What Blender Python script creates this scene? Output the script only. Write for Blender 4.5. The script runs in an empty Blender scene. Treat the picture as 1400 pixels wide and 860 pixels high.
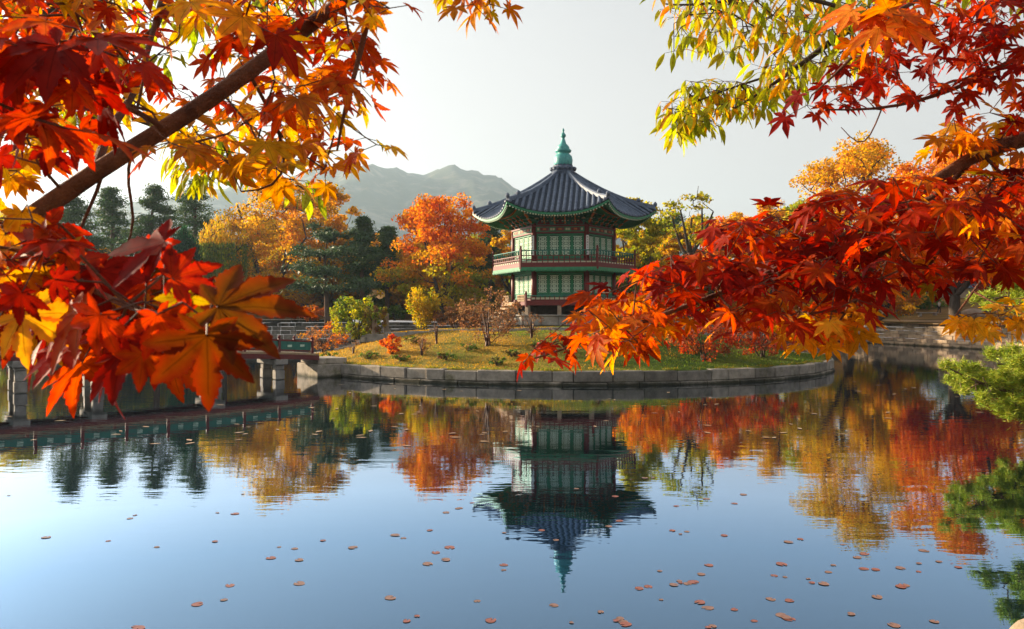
import bpy, bmesh, math, random
import numpy as np
from mathutils import Vector, Matrix
R = math.radians
PI = math.pi
rng = np.random.default_rng(7)
random.seed(7)
C = bpy.context.scene.collection
S = bpy.context.scene

# ------------------------------------------------------------------ camera, sky, sun, exposure
F, CZ = 1090.0, 2.93                      # focal length in photo pixels, eye height above the water
cam = bpy.data.cameras.new('camera'); cam.sensor_width = 36; cam.lens = F*36/1400
cam.clip_start = 0.02; cam.clip_end = 6000
cam.dof.use_dof = True; cam.dof.focus_distance = 22; cam.dof.aperture_fstop = 18
co = bpy.data.objects.new('camera', cam); C.objects.link(co)
co.location = (0, 0, CZ); co.rotation_euler = (R(90), 0, 0); S.camera = co

SUN_AZ, SUN_EL = 64.0, 15.0               # degrees left of the view axis, degrees above the horizon
sdir = Vector((-math.sin(R(SUN_AZ))*math.cos(R(SUN_EL)), math.cos(R(SUN_AZ))*math.cos(R(SUN_EL)), math.sin(R(SUN_EL))))
w = bpy.data.worlds.new('World'); S.world = w; w.use_nodes = True
nt = w.node_tree; nt.nodes.clear()
sky = nt.nodes.new('ShaderNodeTexSky'); sky.sky_type = 'NISHITA'; sky.sun_disc = False
sky.sun_elevation = R(SUN_EL); sky.sun_rotation = R(-SUN_AZ)
sky.air_density = 1.0; sky.dust_density = 4.5; sky.ozone_density = 1.0; sky.altitude = 0
hs = nt.nodes.new('ShaderNodeHueSaturation'); hs.inputs['Saturation'].default_value = 0.2
bg = nt.nodes.new('ShaderNodeBackground'); bg.inputs['Strength'].default_value = 0.088
wo = nt.nodes.new('ShaderNodeOutputWorld')
nt.links.new(sky.outputs[0], hs.inputs['Color']); 
# thin pale veil of cloud, thickest toward the horizon
tc = nt.nodes.new('ShaderNodeTexCoord'); sx = nt.nodes.new('ShaderNodeSeparateXYZ'); nt.links.new(tc.outputs['Generated'], sx.inputs[0])
vr = nt.nodes.new('ShaderNodeMapRange'); vr.interpolation_type = 'SMOOTHSTEP'; vr.inputs['From Min'].default_value = 0.15; vr.inputs['From Max'].default_value = 0.65; vr.inputs['To Min'].default_value = 0.56; vr.inputs['To Max'].default_value = 0.1
nt.links.new(sx.outputs[2], vr.inputs['Value'])
vm = nt.nodes.new('ShaderNodeMix'); vm.data_type = 'RGBA'; nt.links.new(vr.outputs[0], vm.inputs[0]); nt.links.new(hs.outputs[0], vm.inputs[6]); vm.inputs[7].default_value = (3.0, 2.8, 2.68, 1)
nt.links.new(vm.outputs[2], bg.inputs[0]); nt.links.new(bg.outputs[0], wo.inputs[0])
sl = bpy.data.lights.new('sun', 'SUN'); sl.energy = 5.0; sl.angle = R(0.6); sl.color = (1.0, 0.8, 0.54)
so = bpy.data.objects.new('sun', sl); C.objects.link(so)
so.rotation_euler = sdir.to_track_quat('Z', 'Y').to_euler(); so.location = (-60, 40, 60)
S.view_settings.view_transform = 'Standard'; S.view_settings.look = 'None'
S.view_settings.exposure = 1.62; S.view_settings.gamma = 1.0; S.view_settings.use_curve_mapping = False
S.render.engine = 'CYCLES'
S.cycles.max_bounces = 8; S.cycles.diffuse_bounces = 3; S.cycles.glossy_bounces = 3; S.cycles.transmission_bounces = 4
S.cycles.volume_bounces = 0; S.cycles.caustics_reflective = False; S.cycles.caustics_refractive = False
S.cycles.use_denoising = True; S.cycles.sample_clamp_indirect = 6

# ------------------------------------------------------------------ helpers
def at(px, py, D):
    """world point seen at photo pixel (px, py) at depth D"""
    return np.array(((px-700)/F*D, D, CZ-(py-430)/F*D))
def smooth(t):
    t = np.clip(t, 0, 1); return t*t*(3-2*t)
def unit(v):
    v = np.asarray(v, float); n = np.linalg.norm(v, axis=-1, keepdims=True); return v/np.maximum(n, 1e-9)

def tag(o, label=None, cat=None, group=None, kind=None):
    if label: o['label'] = label
    if cat: o['category'] = cat
    if group: o['group'] = group
    if kind: o['kind'] = kind
    return o
def empty(name, loc, rz=0, label=None, cat=None, group=None):
    o = bpy.data.objects.new(name, None); C.objects.link(o); o.location = loc; o.rotation_euler = (0, 0, rz)
    o.empty_display_size = 0.2
    return tag(o, label, cat, group)
def link(name, me, mats, parent=None, smooth_shade=False):
    for m in (mats if isinstance(mats, (list, tuple)) else [mats]): me.materials.append(m)
    if smooth_shade: me.polygons.foreach_set('use_smooth', np.ones(len(me.polygons), bool))
    o = bpy.data.objects.new(name, me); C.objects.link(o)
    if parent: o.parent = parent
    return o
def copy_tree(o, parent=None):
    c = o.copy(); C.objects.link(c)
    if parent is not None: c.parent = parent
    for ch in list(o.children): copy_tree(ch, c)
    return c

class MB:
    """collects shapes, builds ONE mesh object"""
    def __init__(s): s.v = []; s.f = []; s.m = []; s.M = Matrix.Identity(4)
    def add(s, vs, fs, mi=0):
        b = len(s.v); M = s.M
        s.v += [tuple(M @ Vector(p)) for p in vs]
        s.f += [tuple(b+i for i in f) for f in fs]; s.m += [mi]*len(fs)
    def box(s, c, d, rz=0, mi=0, taper=1.0):
        x, y, z = d[0]/2, d[1]/2, d[2]/2; cr, sr = math.cos(rz), math.sin(rz); vs = []
        for k, sz in enumerate((-z, z)):
            t = 1 if k == 0 else taper
            for sx, sy in ((-x, -y), (x, -y), (x, y), (-x, y)):
                vs.append((c[0]+(sx*cr-sy*sr)*t, c[1]+(sx*sr+sy*cr)*t, c[2]+sz))
        s.add(vs, [(3,2,1,0), (4,5,6,7), (0,1,5,4), (1,2,6,5), (2,3,7,6), (3,0,4,7)], mi)
    def bar(s, p0, p1, wd, ht, mi=0):
        """rectangular bar between two points, width in plan, height vertical-ish"""
        p0, p1 = Vector(p0), Vector(p1); d = (p1-p0).normalized()
        u = d.cross(Vector((0,0,1)));  u = Vector((1,0,0)) if u.length < 1e-4 else u.normalized()
        n = u.cross(d).normalized(); vs = []
        for p in (p0, p1):
            for a, b in ((-1,-1), (1,-1), (1,1), (-1,1)): vs.append(p+u*(a*wd/2)+n*(b*ht/2))
        s.add(vs, [(3,2,1,0), (4,5,6,7), (0,1,5,4), (1,2,6,5), (2,3,7,6), (3,0,4,7)], mi)
    def tube(s, p0, p1, r0, r1, n=8, mi=0, cap=True):
        p0, p1 = Vector(p0), Vector(p1); d = (p1-p0).normalized()
        u = d.orthogonal().normalized(); v = d.cross(u); vs = []
        for p, r in ((p0, r0), (p1, r1)):
            for k in range(n):
                a = 2*PI*k/n; vs.append(p+u*(r*math.cos(a))+v*(r*math.sin(a)))
        fs = [(k, (k+1) % n, n+(k+1) % n, n+k) for k in range(n)]
        if cap: fs += [tuple(range(n))[::-1], tuple(range(n, 2*n))]
        s.add(vs, fs, mi)
    def lathe(s, prof, n=16, mi=0, c=(0,0)):
        vs = []; m = len(prof)
        for r, z in prof:
            for k in range(n):
                a = 2*PI*k/n; vs.append((c[0]+r*math.cos(a), c[1]+r*math.sin(a), z))
        fs = [(i*n+k, i*n+(k+1) % n, (i+1)*n+(k+1) % n, (i+1)*n+k) for i in range(m-1) for k in range(n)]
        fs += [tuple(range(n))[::-1], tuple((m-1)*n+k for k in range(n))]
        s.add(vs, fs, mi)
    def prism(s, poly, z0, z1, mi=0):
        n = len(poly); vs = [(x, y, z0) for x, y in poly]+[(x, y, z1) for x, y in poly]
        fs = [tuple(range(n))[::-1], tuple(range(n, 2*n))]+[(k, (k+1) % n, n+(k+1) % n, n+k) for k in range(n)]
        s.add(vs, fs, mi)
    def build(s, name, mats, parent=None, sm=False, bevel=0):
        me = bpy.data.meshes.new(name); me.from_pydata(s.v, [], s.f); me.validate(); me.update()
        if any(s.m): me.polygons.foreach_set('material_index', s.m[:len(me.polygons)])
        o = link(name, me, mats, parent, sm)
        if bevel:
            b = o.modifiers.new('edge', 'BEVEL'); b.width = bevel; b.segments = 1; b.limit_method = 'ANGLE'
        return o

def np_mesh(name, verts, loops, sizes, mats, parent=None, col=None, sm=False):
    """fast mesh: flat loop list and face sizes, optional vertex colour"""
    me = bpy.data.meshes.new(name); verts = np.asarray(verts, np.float32)
    me.vertices.add(len(verts)); me.vertices.foreach_set('co', verts.ravel())
    loops = np.asarray(loops, np.int32); sizes = np.asarray(sizes, np.int32)
    me.loops.add(len(loops)); me.loops.foreach_set('vertex_index', loops)
    me.polygons.add(len(sizes)); st = np.concatenate(([0], np.cumsum(sizes)[:-1])).astype(np.int32)
    me.polygons.foreach_set('loop_start', st); me.polygons.foreach_set('loop_total', sizes)
    me.update(calc_edges=True); me.validate()
    if col is not None:
        a = me.color_attributes.new('Col', 'FLOAT_COLOR', 'POINT'); col = np.asarray(col, np.float32)
        if col.shape[1] == 3: col = np.concatenate([col, np.ones((len(col), 1), np.float32)], 1)
        a.data.foreach_set('color', col.ravel())
    return link(name, me, mats, parent, sm)

# ------------------------------------------------------------------ materials
def mat(name, rough=0.7, spec=0.3):
    m = bpy.data.materials.new(name); m.use_nodes = True; n = m.node_tree
    b = n.nodes['Principled BSDF']; b.inputs['Roughness'].default_value = rough; b.inputs['Specular IOR Level'].default_value = spec
    return m, n, b
def ramp(n, fac, stops):
    r = n.nodes.new('ShaderNodeValToRGB'); e = r.color_ramp.elements
    while len(e) < len(stops): e.new(0.5)
    for q, (p, c) in zip(e, stops): q.position = p; q.color = (*c, 1)
    n.links.new(fac, r.inputs[0]); return r.outputs[0]
def noise(n, scale, detail=4, rough=0.6, coord='Object', stretch=None):
    t = n.nodes.new('ShaderNodeTexNoise'); t.inputs['Scale'].default_value = scale; t.inputs['Detail'].default_value = detail
    t.inputs['Roughness'].default_value = rough
    c = n.nodes.new('ShaderNodeTexCoord'); o = c.outputs[coord]
    if stretch:
        mp = n.nodes.new('ShaderNodeMapping'); mp.inputs['Scale'].default_value = stretch; n.links.new(o, mp.inputs[0]); o = mp.outputs[0]
    n.links.new(o, t.inputs[0]); return t.outputs[0]
def bump(n, b, h, strength, dist=0.02):
    k = n.nodes.new('ShaderNodeBump'); k.inputs['Strength'].default_value = strength; k.inputs['Distance'].default_value = dist
    n.links.new(h, k.inputs['Height']); n.links.new(k.outputs[0], b.inputs['Normal'])
def worn(name, a, c, scale=3.0, rough=0.6, spec=0.3, bs=0.25, coord='Object', stretch=None):
    """two-tone noise colour with a little relief"""
    m, n, b = mat(name, rough, spec)
    f = noise(n, scale, 6, 0.65, coord, stretch)
    n.links.new(ramp(n, f, [(0.3, a), (0.7, c)]), b.inputs['Base Color'])
    f2 = noise(n, scale*7, 4, 0.6, coord, stretch); bump(n, b, f2, bs, 0.015)
    return m
def leaf_mat(name, trans=0.5, rough=0.5, spec=0.25, gain=1.25, vein=False):
    m, n, b = mat(name, rough, spec); L = n.links
    a = n.nodes.new('ShaderNodeVertexColor'); a.layer_name = 'Col'; col = a.outputs[0]
    if vein:
        lt = n.nodes.new('ShaderNodeMath'); lt.operation = 'LESS_THAN'; lt.inputs[1].default_value = 0.07; L.new(a.outputs[1], lt.inputs[0])
        mx = n.nodes.new('ShaderNodeMix'); mx.data_type = 'RGBA'; mx.blend_type = 'MULTIPLY'
        L.new(lt.outputs[0], mx.inputs[0]); L.new(col, mx.inputs[6]); mx.inputs[7].default_value = (0.62, 0.5, 0.4, 1); col = mx.outputs[2]
        f = noise(n, 60, 3, 0.6)
        m2 = n.nodes.new('ShaderNodeMix'); m2.data_type = 'RGBA'; m2.blend_type = 'MULTIPLY'; m2.inputs[0].default_value = 1
        L.new(col, m2.inputs[6]); L.new(ramp(n, f, [(0.25, (0.45, 0.36, 0.3)), (0.42, (0.8, 0.76, 0.72)), (0.62, (1, 1, 1))]), m2.inputs[7]); col = m2.outputs[2]
        bump(n, b, f, 0.15, 0.002)
    L.new(col, b.inputs['Base Color'])
    t = n.nodes.new('ShaderNodeBsdfTranslucent')
    g = n.nodes.new('ShaderNodeHueSaturation'); g.inputs['Value'].default_value = gain; g.inputs['Saturation'].default_value = 1.1
    L.new(col, g.inputs['Color']); L.new(g.outputs[0], t.inputs[0])
    mx = n.nodes.new('ShaderNodeMixShader'); mx.inputs[0].default_value = trans
    L.new(b.outputs[0], mx.inputs[1]); L.new(t.outputs[0], mx.inputs[2]); L.new(mx.outputs[0], n.nodes['Material Output'].inputs[0])
    return m

M = {}
M['foliage'] = leaf_mat('foliage', 0.55, 0.6, 0.12, 1.5)
M['needle'] = leaf_mat('needle', 0.25, 0.55, 0.2, 1.1)
M['maple'] = leaf_mat('maple_leaf', 0.6, 0.5, 0.12, 1.5, vein=True)
M['bark'] = worn('bark', (0.035, 0.026, 0.02), (0.11, 0.085, 0.065), 5, 0.9, 0.1, 0.8, stretch=(1, 1, 0.25))
M['maple_bark'] = worn('maple_bark', (0.06, 0.02, 0.011), (0.25, 0.095, 0.045), 26, 0.65, 0.25, 0.9)
M['twig'] = worn('twig_bark', (0.05, 0.02, 0.012), (0.11, 0.04, 0.02), 40, 0.6, 0.3, 0.1)
M['pine_bark'] = worn('pine_bark', (0.05, 0.03, 0.022), (0.16, 0.1, 0.075), 6, 0.9, 0.1, 0.9, stretch=(1, 1, 0.3))
def masonry(name, a, c, scale):
    m, n, b = mat(name, .88, .2); L = n.links
    base = ramp(n, noise(n, scale, 6, .7), [(.3, a), (.7, c)])
    g = n.nodes.new('ShaderNodeNewGeometry'); tone = ramp(n, g.outputs['Random Per Island'], [(0, (.55, .53, .5)), (.5, (.9, .88, .85)), (1, (1.25, 1.17, 1.06))])
    m1 = n.nodes.new('ShaderNodeMix'); m1.data_type = 'RGBA'; m1.blend_type = 'MULTIPLY'; m1.inputs[0].default_value = 1; L.new(base, m1.inputs[6]); L.new(tone, m1.inputs[7])
    sx = n.nodes.new('ShaderNodeSeparateXYZ'); L.new(g.outputs['Position'], sx.inputs[0])
    ad = n.nodes.new('ShaderNodeMath'); ad.operation = 'MULTIPLY_ADD'; ad.inputs[1].default_value = .35; L.new(noise(n, 1.3, 5, .7), ad.inputs[0]); L.new(sx.outputs[2], ad.inputs[2])
    st = ramp(n, ad.outputs[0], [(.22, (.16, .17, .13)), (.36, (1, 1, 1))])          # algae band at the waterline
    m2 = n.nodes.new('ShaderNodeMix'); m2.data_type = 'RGBA'; m2.blend_type = 'MULTIPLY'; m2.inputs[0].default_value = 1; L.new(m1.outputs[2], m2.inputs[6]); L.new(st, m2.inputs[7])
    moss = ramp(n, noise(n, .9, 5, .7), [(.55, (0, 0, 0)), (.7, (1, 1, 1))]); m3 = n.nodes.new('ShaderNodeMix'); m3.data_type = 'RGBA'; L.new(moss, m3.inputs[0])
    m4 = n.nodes.new('ShaderNodeMix'); m4.data_type = 'RGBA'; m4.blend_type = 'MULTIPLY'; m4.inputs[0].default_value = 1; L.new(m2.outputs[2], m4.inputs[6]); m4.inputs[7].default_value = (.5, .52, .36, 1)
    L.new(m2.outputs[2], m3.inputs[6]); L.new(m4.outputs[2], m3.inputs[7]); L.new(m3.outputs[2], b.inputs['Base Color'])
    bump(n, b, noise(n, 9, 6, .75), .8, .03); return m
M['wall_stone'] = masonry('wall_stone', (.17, .155, .14), (.4, .36, .32), 2.2); M['wall_warm'] = masonry('wall_warm', (.26, .19, .13), (.56, .43, .31), 1.8)
M['granite'] = worn('granite', (0.17, 0.155, 0.14), (0.36, 0.33, 0.3), 2.2, 0.85, 0.2, 0.6)
M['granite_warm'] = worn('warm_granite', (0.2, 0.15, 0.11), (0.42, 0.33, 0.25), 1.6, 0.85, 0.2, 0.6)
M['tile'] = worn('roof_tile', (0.05, 0.068, 0.11), (0.13, 0.165, 0.235), 3, 0.55, 0.35, 0.4)
M['pan_tile'] = worn('pan_tile', (.014, .02, .034), (.04, .052, .08), 5, .7, .2, .4)
M['red'] = worn('red_paint', (0.085, 0.006, 0.006), (0.15, 0.012, 0.009), 5, 0.5, 0.4, 0.15)
M['green'] = worn('green_paint', (0.015, 0.13, 0.06), (0.03, 0.24, 0.11), 4, 0.5, 0.4, 0.12)
M['teal'] = worn('teal_paint', (0.012, 0.1, 0.075), (0.025, 0.17, 0.125), 6, 0.5, 0.4, 0.12)
M['mint'] = worn('mint_paint', (0.42, 0.55, 0.42), (0.55, 0.67, 0.53), 6, 0.6, 0.3, 0.1)
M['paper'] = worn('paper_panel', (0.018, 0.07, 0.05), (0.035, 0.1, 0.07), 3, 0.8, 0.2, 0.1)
M['cream'] = worn('cream_paint', (0.36, 0.32, 0.22), (0.5, 0.45, 0.33), 6, 0.6, 0.3, 0.1)
M['orange'] = worn('orange_paint', (0.38, 0.1, 0.02), (0.5, 0.16, 0.04), 6, 0.6, 0.3, 0.1)
M['copper'] = worn('verdigris', (0.03, 0.2, 0.2), (0.1, 0.42, 0.4), 7, 0.45, 0.5, 0.25)
M['dark'] = worn('dark_timber', (0.02, 0.014, 0.01), (0.05, 0.035, 0.025), 6, 0.8, 0.2, 0.2)
M['wood'] = worn('bare_timber', (0.28, 0.18, 0.1), (0.42, 0.29, 0.18), 8, 0.7, 0.2, 0.2)
M['white'] = worn('white_board', (0.62, 0.62, 0.6), (0.76, 0.76, 0.74), 6, 0.6, 0.3, 0.05)
M['ink'] = worn('ink', (0.015, 0.015, 0.018), (0.03, 0.03, 0.035), 6, 0.6, 0.3, 0.05)
M['plaster'] = worn('plaster', (0.36, 0.27, 0.2), (0.5, 0.4, 0.32), 1.5, 0.9, 0.1, 0.2)

# ground: ochre autumn turf, fallen leaves and sand
def ground_mat(name, c1, c2, c3, s1=0.25):
    m, n, b = mat(name, 0.95, 0.1); L = n.links
    base = ramp(n, noise(n, s1, 6, 0.65), [(0.32, c1), (0.5, c2), (0.68, c3)])
    fine = ramp(n, noise(n, 9, 6, 0.7), [(0.3, (0.55, 0.55, 0.5)), (0.65, (1.25, 1.2, 1.1))])
    mx = n.nodes.new('ShaderNodeMix'); mx.data_type = 'RGBA'; mx.blend_type = 'MULTIPLY'; mx.inputs[0].default_value = 1
    L.new(base, mx.inputs[6]); L.new(fine, mx.inputs[7]); L.new(mx.outputs[2], b.inputs['Base Color'])
    bump(n, b, noise(n, 14, 5, 0.7), 0.9, 0.08)
    return m
M['ground'] = ground_mat('ground', (0.06, 0.07, 0.02), (0.17, 0.1, 0.03), (0.3, 0.18, 0.07), 0.12)
M['turf'] = ground_mat('turf', (0.07, 0.11, 0.016), (0.24, 0.17, 0.025), (0.46, 0.24, 0.035), 0.45)
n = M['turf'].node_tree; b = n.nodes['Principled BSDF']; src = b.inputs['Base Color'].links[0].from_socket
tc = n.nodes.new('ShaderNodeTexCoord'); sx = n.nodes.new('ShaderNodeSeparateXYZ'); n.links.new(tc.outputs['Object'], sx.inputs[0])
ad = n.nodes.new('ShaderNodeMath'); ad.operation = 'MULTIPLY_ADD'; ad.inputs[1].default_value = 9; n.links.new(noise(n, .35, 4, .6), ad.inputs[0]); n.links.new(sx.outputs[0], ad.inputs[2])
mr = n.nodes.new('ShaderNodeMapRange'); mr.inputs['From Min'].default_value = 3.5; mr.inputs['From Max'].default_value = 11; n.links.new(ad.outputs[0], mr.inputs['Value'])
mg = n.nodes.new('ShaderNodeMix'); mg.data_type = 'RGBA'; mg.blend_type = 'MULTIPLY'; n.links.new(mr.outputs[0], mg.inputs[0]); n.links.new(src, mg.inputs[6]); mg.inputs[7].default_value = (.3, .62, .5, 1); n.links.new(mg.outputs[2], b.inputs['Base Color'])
M['sand'] = ground_mat('sand', (0.3, 0.23, 0.15), (0.38, 0.29, 0.19), (0.42, 0.33, 0.22), 0.6)
M['mud'] = ground_mat('mud', (0.03, 0.03, 0.02), (0.05, 0.045, 0.03), (0.06, 0.05, 0.035), 0.5)
M['mountain'] = ground_mat('mountain', (0.02, 0.035, 0.022), (0.04, 0.052, 0.035), (0.17, 0.155, 0.14), 0.018)

# pond water: still, dark below, strongly mirroring at this low angle
m = bpy.data.materials.new('water'); m.use_nodes = True; n = m.node_tree; n.nodes.clear(); L = n.links
out = n.nodes.new('ShaderNodeOutputMaterial'); gl = n.nodes.new('ShaderNodeBsdfGlossy'); di = n.nodes.new('ShaderNodeBsdfDiffuse')
gl.inputs['Color'].default_value = (0.45, 0.68, 1.0, 1); gl.inputs['Roughness'].default_value = 0.012
di.inputs['Color'].default_value = (0.005, 0.014, 0.02, 1)
fr = n.nodes.new('ShaderNodeFresnel'); fr.inputs['IOR'].default_value = 1.33
ma = n.nodes.new('ShaderNodeMath'); ma.operation = 'MULTIPLY_ADD'; ma.inputs[1].default_value = 2.9; ma.inputs[2].default_value = 0.04; ma.use_clamp = True
mi = n.nodes.new('ShaderNodeMath'); mi.operation = 'MINIMUM'; mi.inputs[1].default_value = 0.84; L.new(ma.outputs[0], mi.inputs[0])
mx = n.nodes.new('ShaderNodeMixShader')
n1 = noise(n, 1.0, 3, 0.55, stretch=(0.9, 2.4, 1)); n2 = noise(n, 0.22, 2, 0.5)
mm = n.nodes.new('ShaderNodeMath'); mm.operation = 'MULTIPLY'; L.new(n1, mm.inputs[0]); L.new(n2, mm.inputs[1])
bp = n.nodes.new('ShaderNodeBump'); bp.inputs['Strength'].default_value = 0.13; bp.inputs['Distance'].default_value = 0.045
L.new(mm.outputs[0], bp.inputs['Height']); L.new(bp.outputs[0], gl.inputs['Normal'])
tr = n.nodes.new('ShaderNodeMapRange'); tr.inputs['From Min'].default_value = .2; tr.inputs['From Max'].default_value = .5; L.new(fr.outputs[0], tr.inputs['Value'])
tm = n.nodes.new('ShaderNodeMix'); tm.data_type = 'RGBA'; L.new(tr.outputs[0], tm.inputs[0]); tm.inputs[6].default_value = (.45, .68, 1, 1); tm.inputs[7].default_value = (.84, .87, .93, 1); L.new(tm.outputs[2], gl.inputs['Color'])
L.new(fr.outputs[0], ma.inputs[0]); L.new(mi.outputs[0], mx.inputs[0]); L.new(di.outputs[0], mx.inputs[1]); L.new(gl.outputs[0], mx.inputs[2]); L.new(mx.outputs[0], out.inputs[0])
M['water'] = m

# ------------------------------------------------------------------ terrain
# pond outline with the height of the bank there
POND = [(-31, 3.4, .5), (-12, 3.4, .5), (2.9, 3.4, .5), (4.15, 5.0, .5), (5.1, 7.2, .5), (13.2, 18.6, .6), (28, 36, .9), (41, 52, 1.9), (40.2, 62, 2.05), (36.5, 84, 2.1), (32, 92, 2.1),
        (5, 92, 2.2), (-17, 86, 2.45), (-30, 82, 2.3), (-44, 80, 1.75), (-52, 78, 1.7), (-53, 60, 1.6), (-46, 40, 1.4), (-33, 26, 1.2), (-32, 14, .8)]
def densify(P, step=1.5):
    out = []
    for i in range(len(P)):
        a, b = np.array(P[i]), np.array(P[(i+1) % len(P)]); k = max(1, int(np.linalg.norm((b-a)[:2])/step))
        for j in range(k): out.append(a+(b-a)*j/k)
    return np.array(out)
PB = densify(POND)
PC = np.array((2.0, 40.0))
def terrain(x, y):
    z = 1.35+0.85*smooth((y-20)/50)+6.6*smooth((y-90)/62)+1.1*smooth((x-40)/22)*smooth((y-40)/30)-0.35*smooth((-30-x)/15)
    z = z+0.18*np.sin(x*.21+y*.13)*smooth((y-60)/40)
    return z
dirs = unit(PB[:, :2]-PC)
dists = [0, .9, 2, 3.5, 7.5, 11, 16, 24, 35, 50, 70, 100, 150, 250, 450, 900, 2500]
rings = []
for d in dists:
    xy = PB[:, :2]+dirs*d
    t = terrain(xy[:, 0], xy[:, 1]); k = smooth(np.full(len(t), d/3.5))
    z = (PB[:, 2]-0.03)*(1-k)+t*k
    rings.append(np.column_stack([xy, z]))
def ring_z(x, y):
    """height of the bank at a point outside the pond"""
    v = np.array((x, y))-PC; a = unit(v); i = int(np.argmax(dirs @ a)); d = np.linalg.norm(v)-np.linalg.norm(PB[i, :2]-PC)
    zs = [r[i, 2] for r in rings]; return float(np.interp(d, dists, zs))
def strip_mesh(name, rs, m, dz=0.0):
    nP = len(PB); V = np.concatenate(rs)+np.array((0, 0, dz)); fs = []
    for k in range(len(rs)-1):
        for i in range(nP):
            j = (i+1) % nP; fs += [k*nP+i, k*nP+j, (k+1)*nP+j, (k+1)*nP+i]
    return np_mesh(name, V, fs, [4]*(len(fs)//4), m, sm=True)
tag(strip_mesh('ground', rings, M['ground']), 'ochre autumn ground around the pond', kind='structure')
pw = [r.copy() for r in rings[3:5]]
tag(strip_mesh('path', pw, M['sand'], 0.012), 'pale sandy path round the pond', kind='structure')
nP = len(PB)
bed = np.column_stack([PB[:, :2]+dirs*.3, np.full(nP, -1.3)])
tag(np_mesh('pond_bed', bed, range(nP), [nP], M['mud']), 'dark muddy pond bed', kind='structure')
wat = np.column_stack([PB[:, :2]+dirs*.25, np.zeros(nP)])
tag(np_mesh('water', wat, range(nP), [nP], M['water']), 'still mirror like pond water', kind='structure')

# mountain behind: ridge line read off the photograph, some 2 km away
RX = [-700, -300, 0, 100, 200, 300, 380, 430, 480, 505, 545, 575, 590, 610, 630, 650, 680, 700, 760, 850, 950, 1100, 1400, 2000]
RY = [330, 310, 298, 290, 276, 262, 246, 236, 231, 228, 232, 241, 236, 231, 230, 236, 247, 256, 288, 326, 352, 370, 385, 400]
nx, ny = 340, 60; px = np.linspace(-700, 2000, nx); V = []
ry = np.interp(px, RX, RY)
ry = ry+np.sin(px*.23)*.8+np.sin(px*.61+1)*.7+rng.normal(0, .45, nx)
ph = rng.uniform(0, 6, (6,))
for j in range(ny):
    t = j/(ny-1)                                          # 0 at the foot, 1 behind the ridge
    D = 1100+1470*t
    top = (430-ry)/F*2200+CZ
    u = t/0.75
    h = np.where(u <= 1, smooth(np.full(nx, min(u, 1)))**.8, 1-(u-1)*.8)
    X = (px-700)/F*2200*(.62+.38*min(u, 1.3))
    z = 8+(top-8)*h
    sp = np.abs(np.sin(X*.0085+ph[0]+t*2.2))*.5+np.abs(np.sin(X*.019+ph[1]-t*3))*.3+np.sin(X*.053+t*19)*.12
    z = z-sp*(top)*.16*np.sin(PI*min(max(u, 0), 1))+rng.normal(0, 2.2, nx)*min(u, 1)
    V.append(np.column_stack([X, np.full(nx, D), z]))
V = np.concatenate(V); fs = []
for j in range(ny-1):
    for i in range(nx-1): fs += [j*nx+i, j*nx+i+1, (j+1)*nx+i+1, (j+1)*nx+i]
tag(np_mesh('mountain', V, fs, [4]*(len(fs)//4), M['mountain'], sm=True), 'forested granite mountain fading in haze', kind='structure')

# ------------------------------------------------------------------ island
IC, IR = np.array((3.0, 47.8)), 15.1
KX, KY = [-14, -8.5, -4, 3, 9, 13, 18], [49.5, 46.6, 45.2, 44.4, 45.6, 50, 56]
def plat(x): return np.interp(x, [-11, -8.5, -4, 3], [1.5, 1.74, 2.05, 2.2])
def isl_z(x, y):
    x = np.asarray(x, float); y = np.asarray(y, float)
    e = IR-np.hypot(x-IC[0], y-IC[1])
    z = .58+1.4*smooth(e/(9.5-2.0*smooth((-x)/8)))
    z = z+.05*np.sin(x*1.3+y*.7)*smooth(e/3)
    wk = smooth((y-np.interp(x, KX, KY)-.12)/.3)*smooth((e-2.0)/2.5)
    return z*(1-wk)+(plat(x)-.04+.03*np.sin(x*.8))*wk
def island_at(px, py):
    for D in np.arange(31, 62, .05):
        p = at(px, py, D)
        if np.hypot(p[0]-IC[0], p[1]-IC[1]) < IR-.3 and isl_z(p[0], p[1]) >= p[2]: return np.array((p[0], p[1], float(isl_z(p[0], p[1]))))
    best = None
    for D in np.arange(36, 52, .05):          # just below the skyline of the lawn
        x = (px-700)/F*D
        if np.hypot(x-IC[0], D-IC[1]) > IR-.5: continue
        z = float(isl_z(x, D)); q = 430-(z-CZ)*F/D
        if best is None or abs(q-py) < best[0]-.15: best = (abs(q-py), np.array((x, D, z)))
    return best[1]
nr, na = 110, 220; V = [[IC[0], IC[1], float(isl_z(*IC))]]
for k in range(1, nr+1):
    r = (IR-.12)*k/nr
    a = 2*PI*np.arange(na)/na; X = IC[0]+r*np.cos(a); Y = IC[1]+r*np.sin(a); V += list(np.column_stack([X, Y, isl_z(X, Y)]))
fs, sz = [], []
for i in range(na): fs += [0, 1+i, 1+(i+1) % na]; sz.append(3)
for k in range(nr-1):
    for i in range(na):
        j = (i+1) % na; fs += [1+k*na+i, 1+(k+1)*na+i, 1+(k+1)*na+j, 1+k*na+j]; sz.append(4)
tag(np_mesh('island_ground', V, fs, sz, M['turf'], sm=True), 'grassy mound of the round island', kind='structure')

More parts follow.
